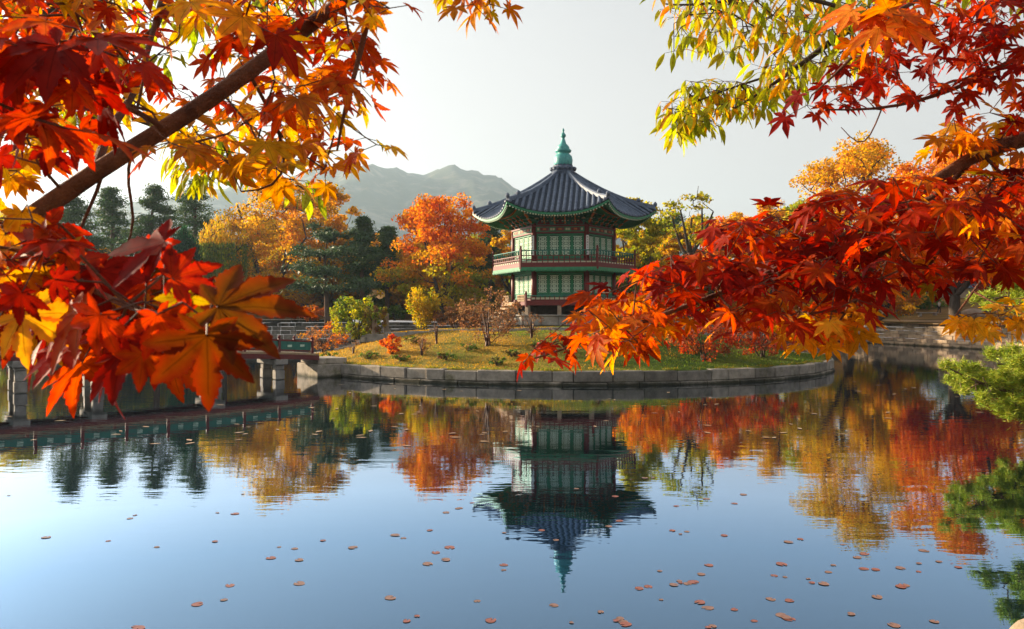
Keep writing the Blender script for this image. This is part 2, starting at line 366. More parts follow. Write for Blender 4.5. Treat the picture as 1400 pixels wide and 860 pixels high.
def block_run(mb, pts, z0, z1, depth, lens=(0.9, 1.5), out=0.0, jit=0.02, gap=.012):
    """a course of roughly squared blocks following a polyline (outer face on the line)"""
    pts = np.asarray(pts, float); seg = np.linalg.norm(np.diff(pts, axis=0), axis=1); cum = np.concatenate(([0], np.cumsum(seg)))
    s = 0.0
    def P(t): return np.array((np.interp(t, cum, pts[:, 0]), np.interp(t, cum, pts[:, 1])))
    while s < cum[-1]-.05:
        l = min(random.uniform(*lens), cum[-1]-s)
        if cum[-1]-s-l < .35: l = cum[-1]-s
        a, b = P(s+gap/2), P(s+l-gap/2); d = unit(b-a); nrm = np.array((d[1], -d[0])); o = out+random.uniform(-jit, jit)
        q = [a+nrm*o, b+nrm*(o+random.uniform(-jit, jit)*.5), b-nrm*depth, a-nrm*depth]; zt = z1+random.uniform(-jit, jit)*.7
        vs = [(*p, z0) for p in q]+[(*p, zt) for p in q]
        mb.add(vs, [(3,2,1,0), (4,5,6,7), (0,1,5,4), (1,2,6,5), (2,3,7,6), (3,0,4,7)], 0); s += l
arc = [(IC[0]+IR*math.cos(a), IC[1]+IR*math.sin(a)) for a in np.linspace(R(-1), R(359), 200)]
mb = MB(); block_run(mb, arc, -.9, .13, .5, (1.2, 1.9), out=.05); block_run(mb, arc, .14, .6, .45, (.8, 1.9), jit=.045, gap=.03)
o = mb.build('retaining_wall', M['wall_stone'], bevel=.035)
tag(o, 'low granite block wall ringing the round island at the waterline', 'wall')
mb = MB(); kp = [(x, y) for x, y in zip(KX[1:6], KY[1:6])]
xs_ = np.linspace(-8.7, 12.5, 17)
for xa, xb in zip(xs_[:-1], xs_[1:]):
    z = float(plat((xa+xb)/2)); block_run(mb, [(xa, float(np.interp(xa, KX, KY))), (xb, float(np.interp(xb, KX, KY)))], z-.6, z+.03, .3, (1.0, 1.6), jit=.015)
tag(mb.build('terrace_kerb', M['granite'], bevel=.02), 'long low granite kerb edging the lawn in front of the pavilion', 'kerb')

# pond walls: far and right banks in stepped courses
def path_from(i0, i1): return [(p[0], p[1]) for p in POND[i0:i1+1]]
def bank_wall(i0, i1, courses, m, label, rev=True):
    pts = path_from(i0, i1); mb = MB()
    cen = PC
    def off(d):
        q = []
        for k, p in enumerate(pts):
            a = np.array(pts[max(k-1, 0)]); b = np.array(pts[min(k+1, len(pts)-1)]); t = unit(b-a); nn = np.array((t[1], -t[0]))
            if np.dot(nn, cen-np.array(p)) > 0: nn = -nn
            q.append(np.array(p)+nn*d)
        return q
    for z0, z1, d, dep in courses:
        q = off(d)
        t = unit(np.array(q[1])-q[0]); nn = np.array((t[1], -t[0]))
        if np.dot(nn, cen-np.array(q[0])) < 0: q = q[::-1]
        block_run(mb, q, z0, z1-.02, dep, (.6, 1.5), jit=.035, gap=.035)
    o = mb.build('stone_wall', m, bevel=.02); return tag(o, label, 'wall')
low = [(-.8, .55, 0, .5)]
st = [(-.8, .32, 0, .9), (.33, .64, .02, .9), (.65, 1.0, .62, .6), (1.01, 1.36, .64, .6), (1.37, 1.7, .66, .6), (1.71, 2.08, .68, .6)]
st2 = [(-.8, .38, 0, 1.), (.39, .8, .45, .9), (.81, 1.22, .9, .8), (1.23, 1.64, 1.35, .7), (1.65, 2.05, 1.8, .6), (2.06, 2.46, 2.25, .6)]
bank_wall(0, 6, low, M['wall_warm'], 'low warm granite kerb along the near bank')
bank_wall(6, 10, st, M['wall_warm'], 'sunlit ledged stone wall along the right bank below the trees')
bank_wall(10, 12, st, M['wall_stone'], 'stone wall on the far bank hidden behind the island')
bank_wall(12, 14, st2, M['wall_stone'], 'grey stepped stone bank behind the bridge under the pines')
o = bank_wall(14, 19, [(-.8, .45, 0, .9), (.46, 1.0, .3, .7), (1.01, 1.6, .6, .6)], M['wall_stone'], 'grey stone wall at the far left end of the pond')

# ------------------------------------------------------------------ pavilion
PX, PD, PZ = 770, 52.0, 2.25
pp = at(PX, 430, PD)
pav = empty('pavilion', (pp[0], pp[1], PZ), R(-7.5), 'two storey six sided pavilion with blue grey tiled roof and green lattice doors', 'pavilion')
def hexa(rad, off=0): return [(rad*math.sin(R(60*k-30+off)), -rad*math.cos(R(60*k-30+off))) for k in range(6)]   # corner k, k+1 bound face k; face 0 looks to -Y
def rot(k): return Matrix.Rotation(R(60*k), 4, 'Z')
T30 = math.tan(R(30))
# stone base, pillars, floors
mb = MB(); hp = [Vector((x, y)) for x, y in hexa(4.35)]
mb.prism([(p.x*.97, p.y*.97) for p in hp], -.35, .58)
for k in range(6):
    a, b = hp[k], hp[(k+1) % 6]
    for j in range(4):
        p, q = a.lerp(b, j/4+.004), a.lerp(b, (j+1)/4-.004); c = (p+q)/2*.985; d = q-p
        mb.box((c.x, c.y, .3), (d.length, .3, .56), math.atan2(d.y, d.x))
    c = (a+b)/2*.99; d = b-a; mb.box((c.x*1.0, c.y*1.0, .63), (d.length*1.02, .5, .08), math.atan2(d.y, d.x))
mb.build('stone_base', M['granite'], pav, bevel=.02)
for rad, off in ((3.9, 0), (3.4, 30)):
    for k, (x, y) in enumerate(hexa(rad, off)):
        mb = MB(); mb.box((x, y, .96), (.26, .26, .64), R(60*k-30+off), taper=.9); mb.build('stone_pillar', M['granite_warm'], pav, bevel=.02)
mb = MB(); mb.prism(hexa(3.0), .6, 1.26); mb.build('under_floor', M['dark'], pav)
def floor_ring(z0, z1, rad, rail_h, name, skirt):
    mb = MB(); mb.prism(hexa(rad), z0, z1); mb.build(name+'_floor', M['red'], pav, bevel=.01)
    inner = rad-.06
    for k in range(6):
        if name == 'lower' and k == 5: continue
        Mx = rot(k); hw = inner*math.sin(R(30)); yy = -inner*math.cos(R(30))
        mb = MB(); mb.M = Mx
        # rails: green hand rail, mid rail, bottom rail, balusters and board panels
        mb.tube((-hw, yy, z1+rail_h), (hw, yy, z1+rail_h), .035, .035, 8, 1)
        if skirt:
            mb.box((0, yy, z1+rail_h*.62), (2*hw, .06, .05), 0, 0); mb.box((0, yy, z1+rail_h*.33), (2*hw, .06, .05), 0, 0)
        mb.box((0, yy, z1+.04), (2*hw, .08, .08), 0, 0)
        nb = 14
        for j in range(nb+1):
            x = -hw+2*hw*j/nb
            if skirt:
                mb.box((x, yy, z1+rail_h*.32), (.05, .05, rail_h*.6), 0, 0)
                mb.tube((x, yy, z1+rail_h*.62), (x, yy-.05, z1+rail_h*.8), .028, .05, 6, 1); mb.tube((x, yy-.05, z1+rail_h*.8), (x, yy, z1+rail_h), .05, .03, 6, 1)
            else: mb.box((x, yy, z1+rail_h*.5), (.05, .05, rail_h), 0, 0)
        for j in range(nb):
            x = -hw+2*hw*(j+.5)/nb; mb.box((x, yy+.012, z1+(.12 if skirt else .2)), (2*hw/nb-.06, .02, .1 if skirt else .12), 0, 2)
        mb.build('railing', [M['red'], M['teal'], M['cream']], pav)
        cx, cy = hexa(rad-.04)[k]
        mb = MB(); mb.box((cx, cy, z1+rail_h*.5-.1), (.12, .12, rail_h+.42), R(60*k-30)); mb.lathe([(.04, z1+rail_h+.1), (.075, z1+rail_h+.16), (.06, z1+rail_h+.24), (.01, z1+rail_h+.3)], 8, c=(cx, cy)); mb.build('corner_post', M['red'], pav)
        if skirt:
            mb = MB(); mb.M = Mx; y2 = -rad*math.cos(R(30))-.012; h2 = rad*.5; n2 = 22     # scalloped valance below the balcony
            prof = []
            for j in range(n2):
                x0, x1 = -h2+2*h2*j/n2, -h2+2*h2*(j+1)/n2; dx = x1-x0
                prof += [(x0, -.12), (x0+dx*.2, -.2), (x0+dx*.5, -.25), (x0+dx*.8, -.2)]
            prof.append((h2, -.12)); top = [(h2, 0), (-h2, 0)]
            for j in range(len(prof)-1):
                (xa, za), (xb, zb) = prof[j], prof[j+1]
                vs = [(xa, y2, z0+za), (xb, y2, z0+zb), (xb, y2, z0+.03), (xa, y2, z0+.03), (xa, y2+.04, z0+za), (xb, y2+.04, z0+zb), (xb, y2+.04, z0+.03), (xa, y2+.04, z0+.03)]
                mb.add(vs, [(0,1,2,3), (7,6,5,4), (1,0,4,5), (3,2,6,7)])
            mb.build('valance', M['green'], pav)
            mb = MB(); mb.M = Mx       # joists carrying the balcony
            for j in range(9):
                x = -h2*.9+2*h2*.9*j/8; mb.box((x, -(rad*.866-.75), z0-.08), (.1, 1.4, .14))
            mb.build('balcony_joist', M['teal'], pav)
floor_ring(1.24, 1.46, 4.12, .36, 'lower', False)
floor_ring(3.52, 3.74, 4.66, .82, 'upper', True)
# columns and beams
RC = 3.25
for k, (x, y) in enumerate(hexa(RC)):
    mb = MB(); mb.tube((x, y, 1.3), (x, y, 3.6), .17, .165, 14); mb.build('column', M['red'], pav, True)
    mb = MB(); mb.tube((x, y, 3.72), (x, y, 6.35), .165, .15, 14); mb.build('column', M['red'], pav, True)
for k in range(6):
    Mx = rot(k); ap = RC*.866; hw = RC*.5
    for z, h, mt in ((3.36, .16, 'green'), (1.56, .16, 'red'), (5.74, .1, 'red'), (3.86, .14, 'red')):
        mb = MB(); mb.M = Mx; mb.box((0, -ap, z), (2*hw-.28, .2, h)); mb.build('beam', M[mt], pav, bevel=.01)
    # painted frieze: green ground, framed red arches, cream flowers
    mb = MB(); mb.M = Mx
    mb.box((0, -ap, 5.95), (2*hw-.26, .18, .3), 0, 0); mb.box((0, -ap-.02, 6.15), (2*hw+.1, .26, .1), 0, 1)
    for j in range(3):
        x = (j-1)*.95
        mb.box((x, -ap-.095, 5.95), (.55, .03, .2), 0, 1)
        for q in (-1, 1): mb.lathe([(.0, 0), (.0, 0)], 3) if False else mb.box((x+q*.4, -ap-.097, 5.95), (.12, .03, .14), 0, 2)
        mb.box((x, -ap-.115, 5.95), (.2, .02, .1), 0, 3)
    mb.build('frieze', [M['green'], M['red'], M['cream'], M['orange']], pav)
    # bracket band: red arched infill and stepped bracket arms
    mb = MB(); mb.M = Mx; mb.box((0, -ap+.02, 6.55), (2*hw, .08, .8), 0, 0)
    for j in range(3):
        x = (j-1)*1.02; prof = [(.4*math.cos(a), .32*math.sin(a)) for a in np.linspace(0, PI, 9)]
        vs = [(x+u, -ap-.04, 6.25+v) for u, v in prof]+[(x+u, -ap-.02, 6.25+v) for u, v in prof]
        mb.add(vs, [tuple(range(9))]+[(i+1, i, 9+i, 10+i) for i in range(8)], 1)
    mb.build('bracket_infill', [M['teal'], M['red']], pav)
    def bracket(x, yb, ang, s=1.0):
        mb = MB(); mb.M = Mx @ Matrix.Translation((x, yb, 6.2)) @ Matrix.Rotation(ang, 4, 'Z') @ Matrix.Scale(s, 4)
        for t in range(3):
            z = .05+.24*t; ln = .35+.28*t
            mb.box((0, -ln/2+.1, z+.07), (.12, ln, .13), 0, 0)
            mb.bar((0, -ln+.12, z+.06), (0, -ln-.12, z+.2), .1, .07, 2)
            mb.bar((0, -ln-.12, z+.2), (0, -ln-.16, z+.3), .09, .05, 3)
            mb.box((0, -.05-.22*t, z+.2), (.5+.1*t, .12, .1), 0, 1)
            for q in (-1, 1): mb.box((q*(.2+.05*t), -.05-.22*t, z+.27), (.13, .15, .07), 0, 3)
        mb.build('bracket', [M['green'], M['teal'], M['orange'], M['cream']], pav)
    for x in (-.95, -.32, .32, .95): bracket(x, -ap, 0, .85)
    # corner bracket
    cx = -hw; bracket(cx, -ap, R(-30), 1.25)
# lattice doors
def door_meshes(h, skirt_h):
    wd = .7; fr = MB(); t = .075
    for q in (-1, 1): fr.box((q*(wd/2-t/2), 0, h/2), (t, .06, h))
    for z, hh in ((t/2, t), (h-t/2, t), (skirt_h, .05), (skirt_h+.09 if False else h-.14, .03)): fr.box((0, 0, z), (wd-2*t+.004, .055, hh))
    fr.box((0, .012, skirt_h/2), (wd-.1, .02, skirt_h), 0, 0)
    fr.box((0, -.004, skirt_h/2+.02), (wd*.55, .03, skirt_h*.45), 0, 1)
    la = MB(); x0, x1, z0, z1 = -wd/2+t, wd/2-t, skirt_h+.03, h-.16
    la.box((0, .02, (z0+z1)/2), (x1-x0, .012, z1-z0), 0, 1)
    nz = 4; rw = x1-x0; rh = (z1-z0)/nz; cx = 0
    def seg(p, q, r=.012): la.bar((p[0], -.005, p[1]), (q[0], -.005, q[1]), .02, r*2, 0)
    for j in range(nz):
        cz = z0+rh*(j+.5)
        for rr, r_ in ((.41, .02), (.13, .026)):
            pts = [(rw*rr*math.cos(a), cz+rh*rr*math.sin(a)) for a in np.linspace(0, 2*PI, 13)]
            for p, q in zip(pts[:-1], pts[1:]): seg(p, q, r_)
        for a in (R(0), R(60), R(120)):
            for q in (-1, 1): seg((q*rw*.14*math.cos(a), cz+q*rh*.14*math.sin(a)), (q*rw*.38*math.cos(a), cz+q*rh*.38*math.sin(a)), .012)
        for q in (-1, 1):
            for v in (-1, 1): seg((q*rw*.5, cz+v*rh*.5), (q*rw*.3, cz+v*rh*.3), .016)
    for j in range(nz+1): seg((x0, z0+rh*j*.999), (x1, z0+rh*j*.999), .01)
    return fr, la
for zb, h, sk in ((1.66, 1.6, .36), (3.95, 1.72, .34)):
    fr, la = door_meshes(h, sk)
    d0 = fr.build('door', [M['green'], M['teal']], pav); l0 = la.build('lattice', [M['mint'], M['paper']], d0)
    first = True
    for k in range(6):
        for j in range(4):
            d = d0 if first else copy_tree(d0, pav); first = False
            ang = R(60*k); x = (j-1.5)*.725; y = -RC*.866+.02
            d.location = (x*math.cos(ang)-y*math.sin(ang), x*math.sin(ang)+y*math.cos(ang), zb); d.rotation_euler = (0, 0, ang)
    for k in range(6):
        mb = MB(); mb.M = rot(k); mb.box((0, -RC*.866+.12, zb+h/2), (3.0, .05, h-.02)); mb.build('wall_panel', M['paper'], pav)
# couplet boards on the front columns
for k in (0, 1):
    x, y = hexa(RC)[k]; mb = MB(); mb.M = Matrix.Translation((x, y, 4.95)) @ Matrix.Rotation(R(60*k-30)*.6, 4, 'Z')
    mb.box((0, -.19, 0), (.17, .03, 1.25), 0, 0); mb.box((0, -.2, .62), (.2, .045, .04), 0, 1); mb.box((0, -.2, -.62), (.2, .045, .04), 0, 1)
    for j in range(7):
        z = .48-.16*j
        for (u, v, a, ln) in ((0, .035, 0, .09), (0, -.02, .1, .08), (-.02, 0, 1.4, .1), (.025, -.02, -1.1, .06)):
            dx, dz = math.cos(a)*ln/2, math.sin(a)*ln/2; mb.bar((u-dx, -.208, z+v-dz), (u+dx, -.208, z+v+dz), .006, .013, 1)
    mb.build('couplet_board', [M['white'], M['ink']], pav)
# roof
RT, RE, D0, D1 = 9.95, 6.78, .42, 4.98
def roof_pt(s, t, dz=0.0):
    d = D0+(D1-D0)*t; a = abs(s); d2 = d+.22*a**3*t*t
    z = RE+(RT-RE)*(.84*(1-t)+.16*(1-t)**2)+.68*(a**2.6)*t**2.2
    return Vector((s*d2*T30, -d2, z+dz))
mb = MB(); ns, ntt = 16, 14
for k in range(6):
    mb.M = rot(k); vs = [roof_pt(-1+2*i/ns, j/ntt) for j in range(ntt+1) for i in range(ns+1)]
    mb.add(vs, [(j*(ns+1)+i, j*(ns+1)+i+1, (j+1)*(ns+1)+i+1, (j+1)*(ns+1)+i) for j in range(ntt) for i in range(ns)], 1)
    # convex cover-tile rows running down the slope
    kx = np.arange(-8, 9)*.35
    for x in kx:
        t0 = max(0, (abs(x)/T30/1.03-D0)/(D1-D0))
        if t0 > .97: continue
        ts = np.linspace(t0, 1.012, 9); rr = .1; ring = []
        for t in ts:
            d = D0+(D1-D0)*t; s = max(-1, min(1, x/(d*T30))); p = roof_pt(s, t); p.x = x
            ring.append([p+Vector((rr*math.cos(a), 0, rr*1.15*math.sin(a)-.015)) for a in np.linspace(0, PI, 6)])
        vs = [v for g in ring for v in g]; q = len(ts)
        mb.add(vs, [(j*6+i, j*6+i+1, (j+1)*6+i+1, (j+1)*6+i) for j in range(q-1) for i in range(5)]+[tuple((q-1)*6+i for i in range(6))])
roof = mb.build('roof', [M['tile'], M['pan_tile']], pav)
for k in range(6):      # hip ridges, rising into a raised nose near the corner
    mb = MB(); mb.M = rot(k); ts = np.linspace(.02, .985, 14); pr = []
    for t in ts:
        p = roof_pt(1, t); d = Vector((p.x, p.y, 0)).normalized(); sd = Vector((-d.y, d.x, 0)); hgt = .2 if t < .8 else .2
        pr.append([p+sd*a+Vector((0, 0, b)) for a, b in ((-.14, -.06), (-.12, hgt*.6), (-.07, hgt), (.07, hgt), (.12, hgt*.6), (.14, -.06))])
    vs = [v for g in pr for v in g]
    mb.add(vs, [(j*6+i, (j+1)*6+i, (j+1)*6+i+1, j*6+i+1) for j in range(13) for i in range(5)]+[tuple(range(6)), tuple(13*6+i for i in range(6))[::-1]])
    for t, sc in ((.8, 1.0), (.985, .9)):
        p = roof_pt(1, t); mb.lathe([(.04, p.z+.1), (.13*sc, p.z+.2), (.15*sc, p.z+.3), (.08*sc, p.z+.4), (.02, p.z+.44)], 9, c=(p.x, p.y))
    mb.build('hip_ridge', M['tile'], roof)
# soffit with rafters
mb = MB()
for k in range(6):
    mb.M = rot(k); rows = []
    for t, dz in ((1.0, -.07), (1.0, -.2), (.86, -.24), (.6, None), (.45, None)):
        row = []
        for i in range(ns+1):
            s = -1+2*i/ns
            p = roof_pt(s, t, dz or 0)
            if dz is None: e = roof_pt(s, .86, -.24); p.z = e.z+(7.05-e.z)*(.86-t)/.41
            row.append(p)
        rows.append(row)
    vs = [v for r_ in rows for v in r_]; W = ns+1
    fs = [(j*W+i, (j+1)*W+i, (j+1)*W+i+1, j*W+i+1) for j in range(len(rows)-1) for i in range(ns)]
    mb.add(vs[:2*W], [f for f in fs if max(f) < 2*W], 1); mb.add(vs, [f for f in fs if min(f) >= W], 0)
    for i in range(1, 36):
        s = -1+2*i/36
        a = roof_pt(s, 1.0, -.2); b = roof_pt(s*.98, .86, -.28); c = roof_pt(s*.9, .5); c.z = b.z+(7.0-b.z)*.85
        a2 = a+Vector((0, .06, -.03)); mb.tube(b+(b-a2)*.4, a2, .05, .05, 6, 2); mb.tube(a2, a2+(a2-b).normalized()*.03, .052, .052, 6, 3)
        b2 = b+Vector((0, .25, -.08)); mb.tube(c, b2, .065, .06, 6, 2); mb.tube(b2, b2+(b2-c).normalized()*.03, .062, .062, 6, 4)
mb.build('eave', [M['teal'], M['green'], M['green'], M['mint'], M['orange']], pav)
# finial: tile ring and verdigris spire
mb = MB(); mb.lathe([(.7, 9.7), (.78, 9.92), (.7, 10.02), (.74, 10.12), (.66, 10.3), (.5, 10.4)], 18)
for k in range(16):
    a = 2*PI*k/16; mb.tube((.64*math.cos(a), .64*math.sin(a), 10.18), (.86*math.cos(a), .86*math.sin(a), 10.14), .1, .1, 7); mb.tube((.5*math.cos(a+.2), .5*math.sin(a+.2), 10.34), (.62*math.cos(a+.2), .62*math.sin(a+.2), 10.33), .09, .09, 7)
mb.build('finial_base', M['tile'], roof)
mb = MB(); mb.lathe([(.56, 10.36), (.6, 10.5), (.62, 10.74), (.57, 10.98), (.44, 11.12), (.34, 11.17), (.5, 11.25), (.54, 11.38), (.4, 11.48), (.42, 11.54), (.32, 11.7), (.2, 11.82), (.15, 12.0), (.1, 12.14), (.1, 12.2), (.18, 12.3), (.17, 12.4), (.06, 12.56), (.05, 12.62), (.09, 12.68), (.0, 12.86)], 20)
mb.build('spire', M['copper'], roof, True)
# stair on the left face
mb = MB(); mb.M = rot(5); yb = -4.12*.866
for j in range(5): mb.box((0, yb-.2-.3*j, 1.36-.26*j-.06), (1.7, .34, .12))
for q in (-1, 1): mb.bar((q*.9, yb-.05, 1.25), (q*.9, yb-1.6, .1), .1, .3)
mb.box((0, yb-.05, 1.4), (2.0, .5, .1)); mb.build('stair', M['wood'], pav, bevel=.01)
for q in (-1, 1):
    mb = MB(); mb.M = rot(5)
    mb.tube((q*1.3-.55, yb+.03, 1.86), (q*1.3+.55, yb+.03, 1.86), .035, .035, 8); mb.box((q*1.3, yb+.03, 1.52), (1.1, .06, .06)); mb.box((q*1.3, yb+.03, 1.68), (1.1, .05, .04))
    for j in range(6): mb.box((q*1.3-.53+.212*j, yb+.03, 1.68), (.06, .06, .42))
    for j in range(5): mb.box((q*1.3-.424+.212*j, yb+.045, 1.58), (.14, .02, .14))
    tag(mb.build('railing', M['wood'], pav), 'pale unpainted railing beside the stair')

# ------------------------------------------------------------------ bridge
E = np.array((-9.6, 37.7)); bd = np.array((-.78, -.627)); bn = np.array((-bd[1], bd[0]))   # bn points away from or toward camera
if bn[1] > 0: bn = -bn
LB = 29.0
br = empty('footbridge', (E[0], E[1], 0), 0, 'long low footbridge with dark red beams and green railing panels on stone piers', 'bridge')
def bz(s): return 1.02+.42*math.sin(PI*min(max(s/LB, 0), 1))**.8
def bp_(s, o, z): return (bd[0]*s+bn[0]*o, bd[1]*s+bn[1]*o, z)
seg = 20; mb = MB(); mg = MB()
for i in range(seg):
    s0, s1 = LB*i/seg, LB*(i+1)/seg
    vs = [bp_(s, o, bz(s)+z) for s in (s0, s1) for o, z in ((-1.1, .02), (1.1, .02), (1.1, .1), (-1.1, .1))]
    mb.add(vs, [(0,1,5,4), (1,2,6,5), (2,3,7,6), (3,0,4,7)]+([(3,2,1,0)] if i == 0 else [])+([(4,5,6,7)] if i == seg-1 else []))
    for q in (-1, 1):
        vs = [bp_(s, q*1.02+o, bz(s)+z) for s in (s0, s1) for o, z in ((-.09, -.2), (.09, -.2), (.09, .015), (-.09, .015))]
        mg.add(vs, [(0,1,5,4), (1,2,6,5), (2,3,7,6), (3,0,4,7), (3,2,1,0), (4,5,6,7)])
mb.build('deck', M['wood'], br); mg.build('beam', M['red'], br)
for q in (-1, 1):
    npst = 19
    for i in range(npst):
        s = .3+(LB-.6)*i/(npst-1); z = bz(s)+.1; p = bp_(s, q*1.0, 0); ang = math.atan2(bd[1], bd[0])
        mb = MB(); mb.box((p[0], p[1], z+.31), (.11, .11, .62), ang); mb.lathe([(.03, z+.62), (.065, z+.66), (.07, z+.71), (.02, z+.78)], 8, c=p[:2]); mb.build('railing_post', M['red'], br)
        if i < npst-1:
            s2 = .3+(LB-.6)*(i+1)/(npst-1); zz = bz(s2)+.1; mb = MB()
            for h, t in ((.54, .07), (.1, .06)): mb.bar(bp_(s+.06, q*1.0, z+h), bp_(s2-.06, q*1.0, zz+h), .07, t, 0)
            mb.bar(bp_(s+.06, q*1.0, z+.32), bp_(s2-.06, q*1.0, zz+.32), .025, .37, 1)
            sm_ = (s+s2)/2; zm = (z+zz)/2
            for u in (-.3, .3): mb.bar(bp_(sm_+u-.1, q*1.018, zm+.32), bp_(sm_+u+.1, q*1.018, zm+.32), .02, .1, 2)
            mb.build('railing_panel', [M['red'], M['teal'], M['mint']], br)
mb = MB(); ang = math.atan2(bd[1], bd[0]); p = bp_(-.75, 0, 0); mb.box((p[0], p[1], -.12), (1.7, 2.3, 1.46), ang); mb.box((p[0], p[1], .75), (1.5, 1.9, .27), ang); mb.build('abutment', M['wall_stone'], br, bevel=.03)
for s in (1.8, 4.6, 9.2, 11.8, 17, 21.5, 25.5):
    mb = MB(); ang = math.atan2(bd[1], bd[0]); top = bz(s)-.2
    for q in (-.75, .75):
        p = bp_(s, q, 0); z = -1.25; i = 0
        while z < top-.26:
            h = min(.42, top-.26-z); k = .42 if i % 2 else .37; mb.box((p[0], p[1], z+h/2), (k, k, h-.01), ang+random.uniform(-.03, .03)); z += h; i += 1
    p = bp_(s, 0, top-.13); mb.box(p, (.56, 2.3, .25), ang); mb.build('pier', M['granite'], br, bevel=.025)

# ------------------------------------------------------------------ growing plants
def tubes(P0, P1, R0, R1, n=6):
    P0, P1 = np.asarray(P0), np.asarray(P1); d = unit(P1-P0); ref = np.where(np.abs(d[:, 2:3]) > .9, np.array([[1., 0, 0]]), np.array([[0, 0, 1.]]))
    u = unit(np.cross(d, ref)); v = np.cross(d, u); a = 2*PI*np.arange(n)/n
    ca, sa = np.cos(a)[None, :, None], np.sin(a)[None, :, None]
    ringv = u[:, None]*ca+v[:, None]*sa
    A = P0[:, None]+ringv*np.asarray(R0)[:, None, None]; B = P1[:, None]+ringv*np.asarray(R1)[:, None, None]
    V = np.concatenate([A, B], 1).reshape(-1, 3); k = np.arange(n); k2 = (k+1) % n
    f = np.stack([k, k2, n+k2, n+k], 1)[None]+(np.arange(len(P0))*2*n)[:, None, None]
    return V, f.reshape(-1)
class Grow:
    """a branch skeleton: nodes with parents; targets are joined one by one to the nearest node"""
    def __init__(s): s.p = []; s.par = []; s.fix = {}; s.tips = []
    def line(s, pts, radii, par=-1):
        pts = np.asarray(pts, float); fine = []; fr_ = []
        for a, b, ra, rb in zip(pts[:-1], pts[1:], radii[:-1], radii[1:]):
            k = max(2, int(np.linalg.norm(b-a)/s.step))
            for j in range(k): fine.append(a+(b-a)*j/k); fr_.append(ra+(rb-ra)*j/k)
        fine.append(pts[-1]); fr_.append(radii[-1])
        if len(fine) > 6:            # soften the corners
            f = np.array(fine); g = f.copy(); 
            for _ in range(3): g[1:-1] = (g[:-2]+2*g[1:-1]+g[2:])/4
            fine = g
        for q, r_ in zip(fine, fr_):
            s.p.append(np.asarray(q)); s.par.append(par); par = len(s.p)-1; s.fix[par] = r_
        return par
    step = .25
    def near(s, q): return int(np.argmin(np.linalg.norm(np.array(s.p)-q, axis=1)))
    def add(s, targets, rgen, wig=.12, up=0.0, min_i=0, reach=None):
        T = [np.asarray(t, float) for t in targets]
        P = np.array(s.p); d = [np.min(np.linalg.norm(P[min_i:]-t, axis=1)) for t in T]
        for i in np.argsort(d):
            t = T[i]; P = np.array(s.p); dd = np.linalg.norm(P-t, axis=1)+np.where(P[:, 2] > t[2]+.0, (P[:, 2]-t[2])*up, 0); dd[:min_i] += 1e3
            j = int(np.argmin(dd)); a = s.p[j]; L_ = np.linalg.norm(t-a)
            if reach and L_ > reach: continue
            k = max(1, int(L_/s.step)); par = j
            off = rgen.normal(0, wig*L_, 3)
            for m_ in range(1, k+1):
                u = m_/k; q = a+(t-a)*u+off*math.sin(PI*u)+(rgen.normal(0, wig*s.step*.5, 3) if m_ < k else 0)
                s.p.append(q); s.par.append(par); par = len(s.p)-1
            s.tips.append(par)
    def mesh(s, name, m, parent, r_tip, power=.5, n=6, rmax=9):
        N = len(s.p); cnt = np.zeros(N); child = np.zeros(N, bool)
        for i in range(N):
            if s.par[i] >= 0: child[s.par[i]] = True
        cnt[~child] = 1
        for i in range(N-1, -1, -1):
            if s.par[i] >= 0: cnt[s.par[i]] += cnt[i]
        rad = np.minimum(r_tip*np.maximum(cnt, 1)**power, rmax)
        for i, r_ in s.fix.items(): rad[i] = r_
        idx = [i for i in range(N) if s.par[i] >= 0]; par = [s.par[i] for i in idx]; P = np.array(s.p)
        r0 = np.minimum(rad[par], rad[idx]*1.6)
        V, f = tubes(P[par], P[idx], r0, rad[idx], n)
        return np_mesh(name, V, f, [4]*(len(f)//4), m, parent, sm=True)

def cards(cen, dr, nrm, ln, wd, col, fold=.15):
    """small folded leaf faces"""
    cen, dr = np.asarray(cen), unit(dr); sd = unit(np.cross(dr, nrm)); up = np.cross(sd, dr); ln = np.asarray(ln)[:, None]; wd = np.asarray(wd)[:, None]
    A = cen-dr*ln/2; B = cen+sd*wd/2+up*wd*fold-dr*ln*.05; Cc = cen+dr*ln/2; D = cen-sd*wd/2+up*wd*fold-dr*ln*.05
    V = np.stack([A, B, Cc, D], 1).reshape(-1, 3); c = np.repeat(np.asarray(col), 4, 0)
    f = np.arange(len(cen))[:, None]*4+np.array([[0, 1, 2, 3]]); return V, f.reshape(-1), np.full(len(cen), 4), c

PAL = {
 'yellow': [(.52, .32, .02), (.6, .37, .03), (.44, .3, .03), (.5, .22, .02), (.32, .27, .03)],
 'yellowgreen': [(.3, .3, .03), (.4, .33, .03), (.22, .26, .03), (.16, .22, .025), (.45, .32, .03)],
 'orange': [(.64, .19, .015), (.58, .12, .01), (.66, .28, .02), (.48, .08, .01), (.58, .24, .02)],
 'orangeyellow': [(.64, .3, .015), (.68, .38, .02), (.58, .19, .015), (.5, .3, .02), (.42, .28, .03)],
 'red': [(.42, .035, .012), (.5, .06, .015), (.34, .02, .01), (.5, .12, .02)],
 'green': [(.07, .13, .025), (.1, .16, .03), (.05, .1, .02), (.14, .17, .03)],
 'pine': [(.045, .1, .03), (.065, .125, .035), (.04, .085, .03), (.09, .13, .035)],
 'greypine': [(.055, .095, .045), (.075, .12, .05), (.045, .08, .04)],
 'juniper': [(.018, .075, .03), (.03, .1, .04), (.015, .06, .025)],
 'willow': [(.1, .16, .03), (.15, .19, .03), (.08, .14, .03), (.22, .22, .03)],
 'brown': [(.16, .07, .035), (.22, .1, .05), (.12, .055, .03), (.26, .15, .07)],
}
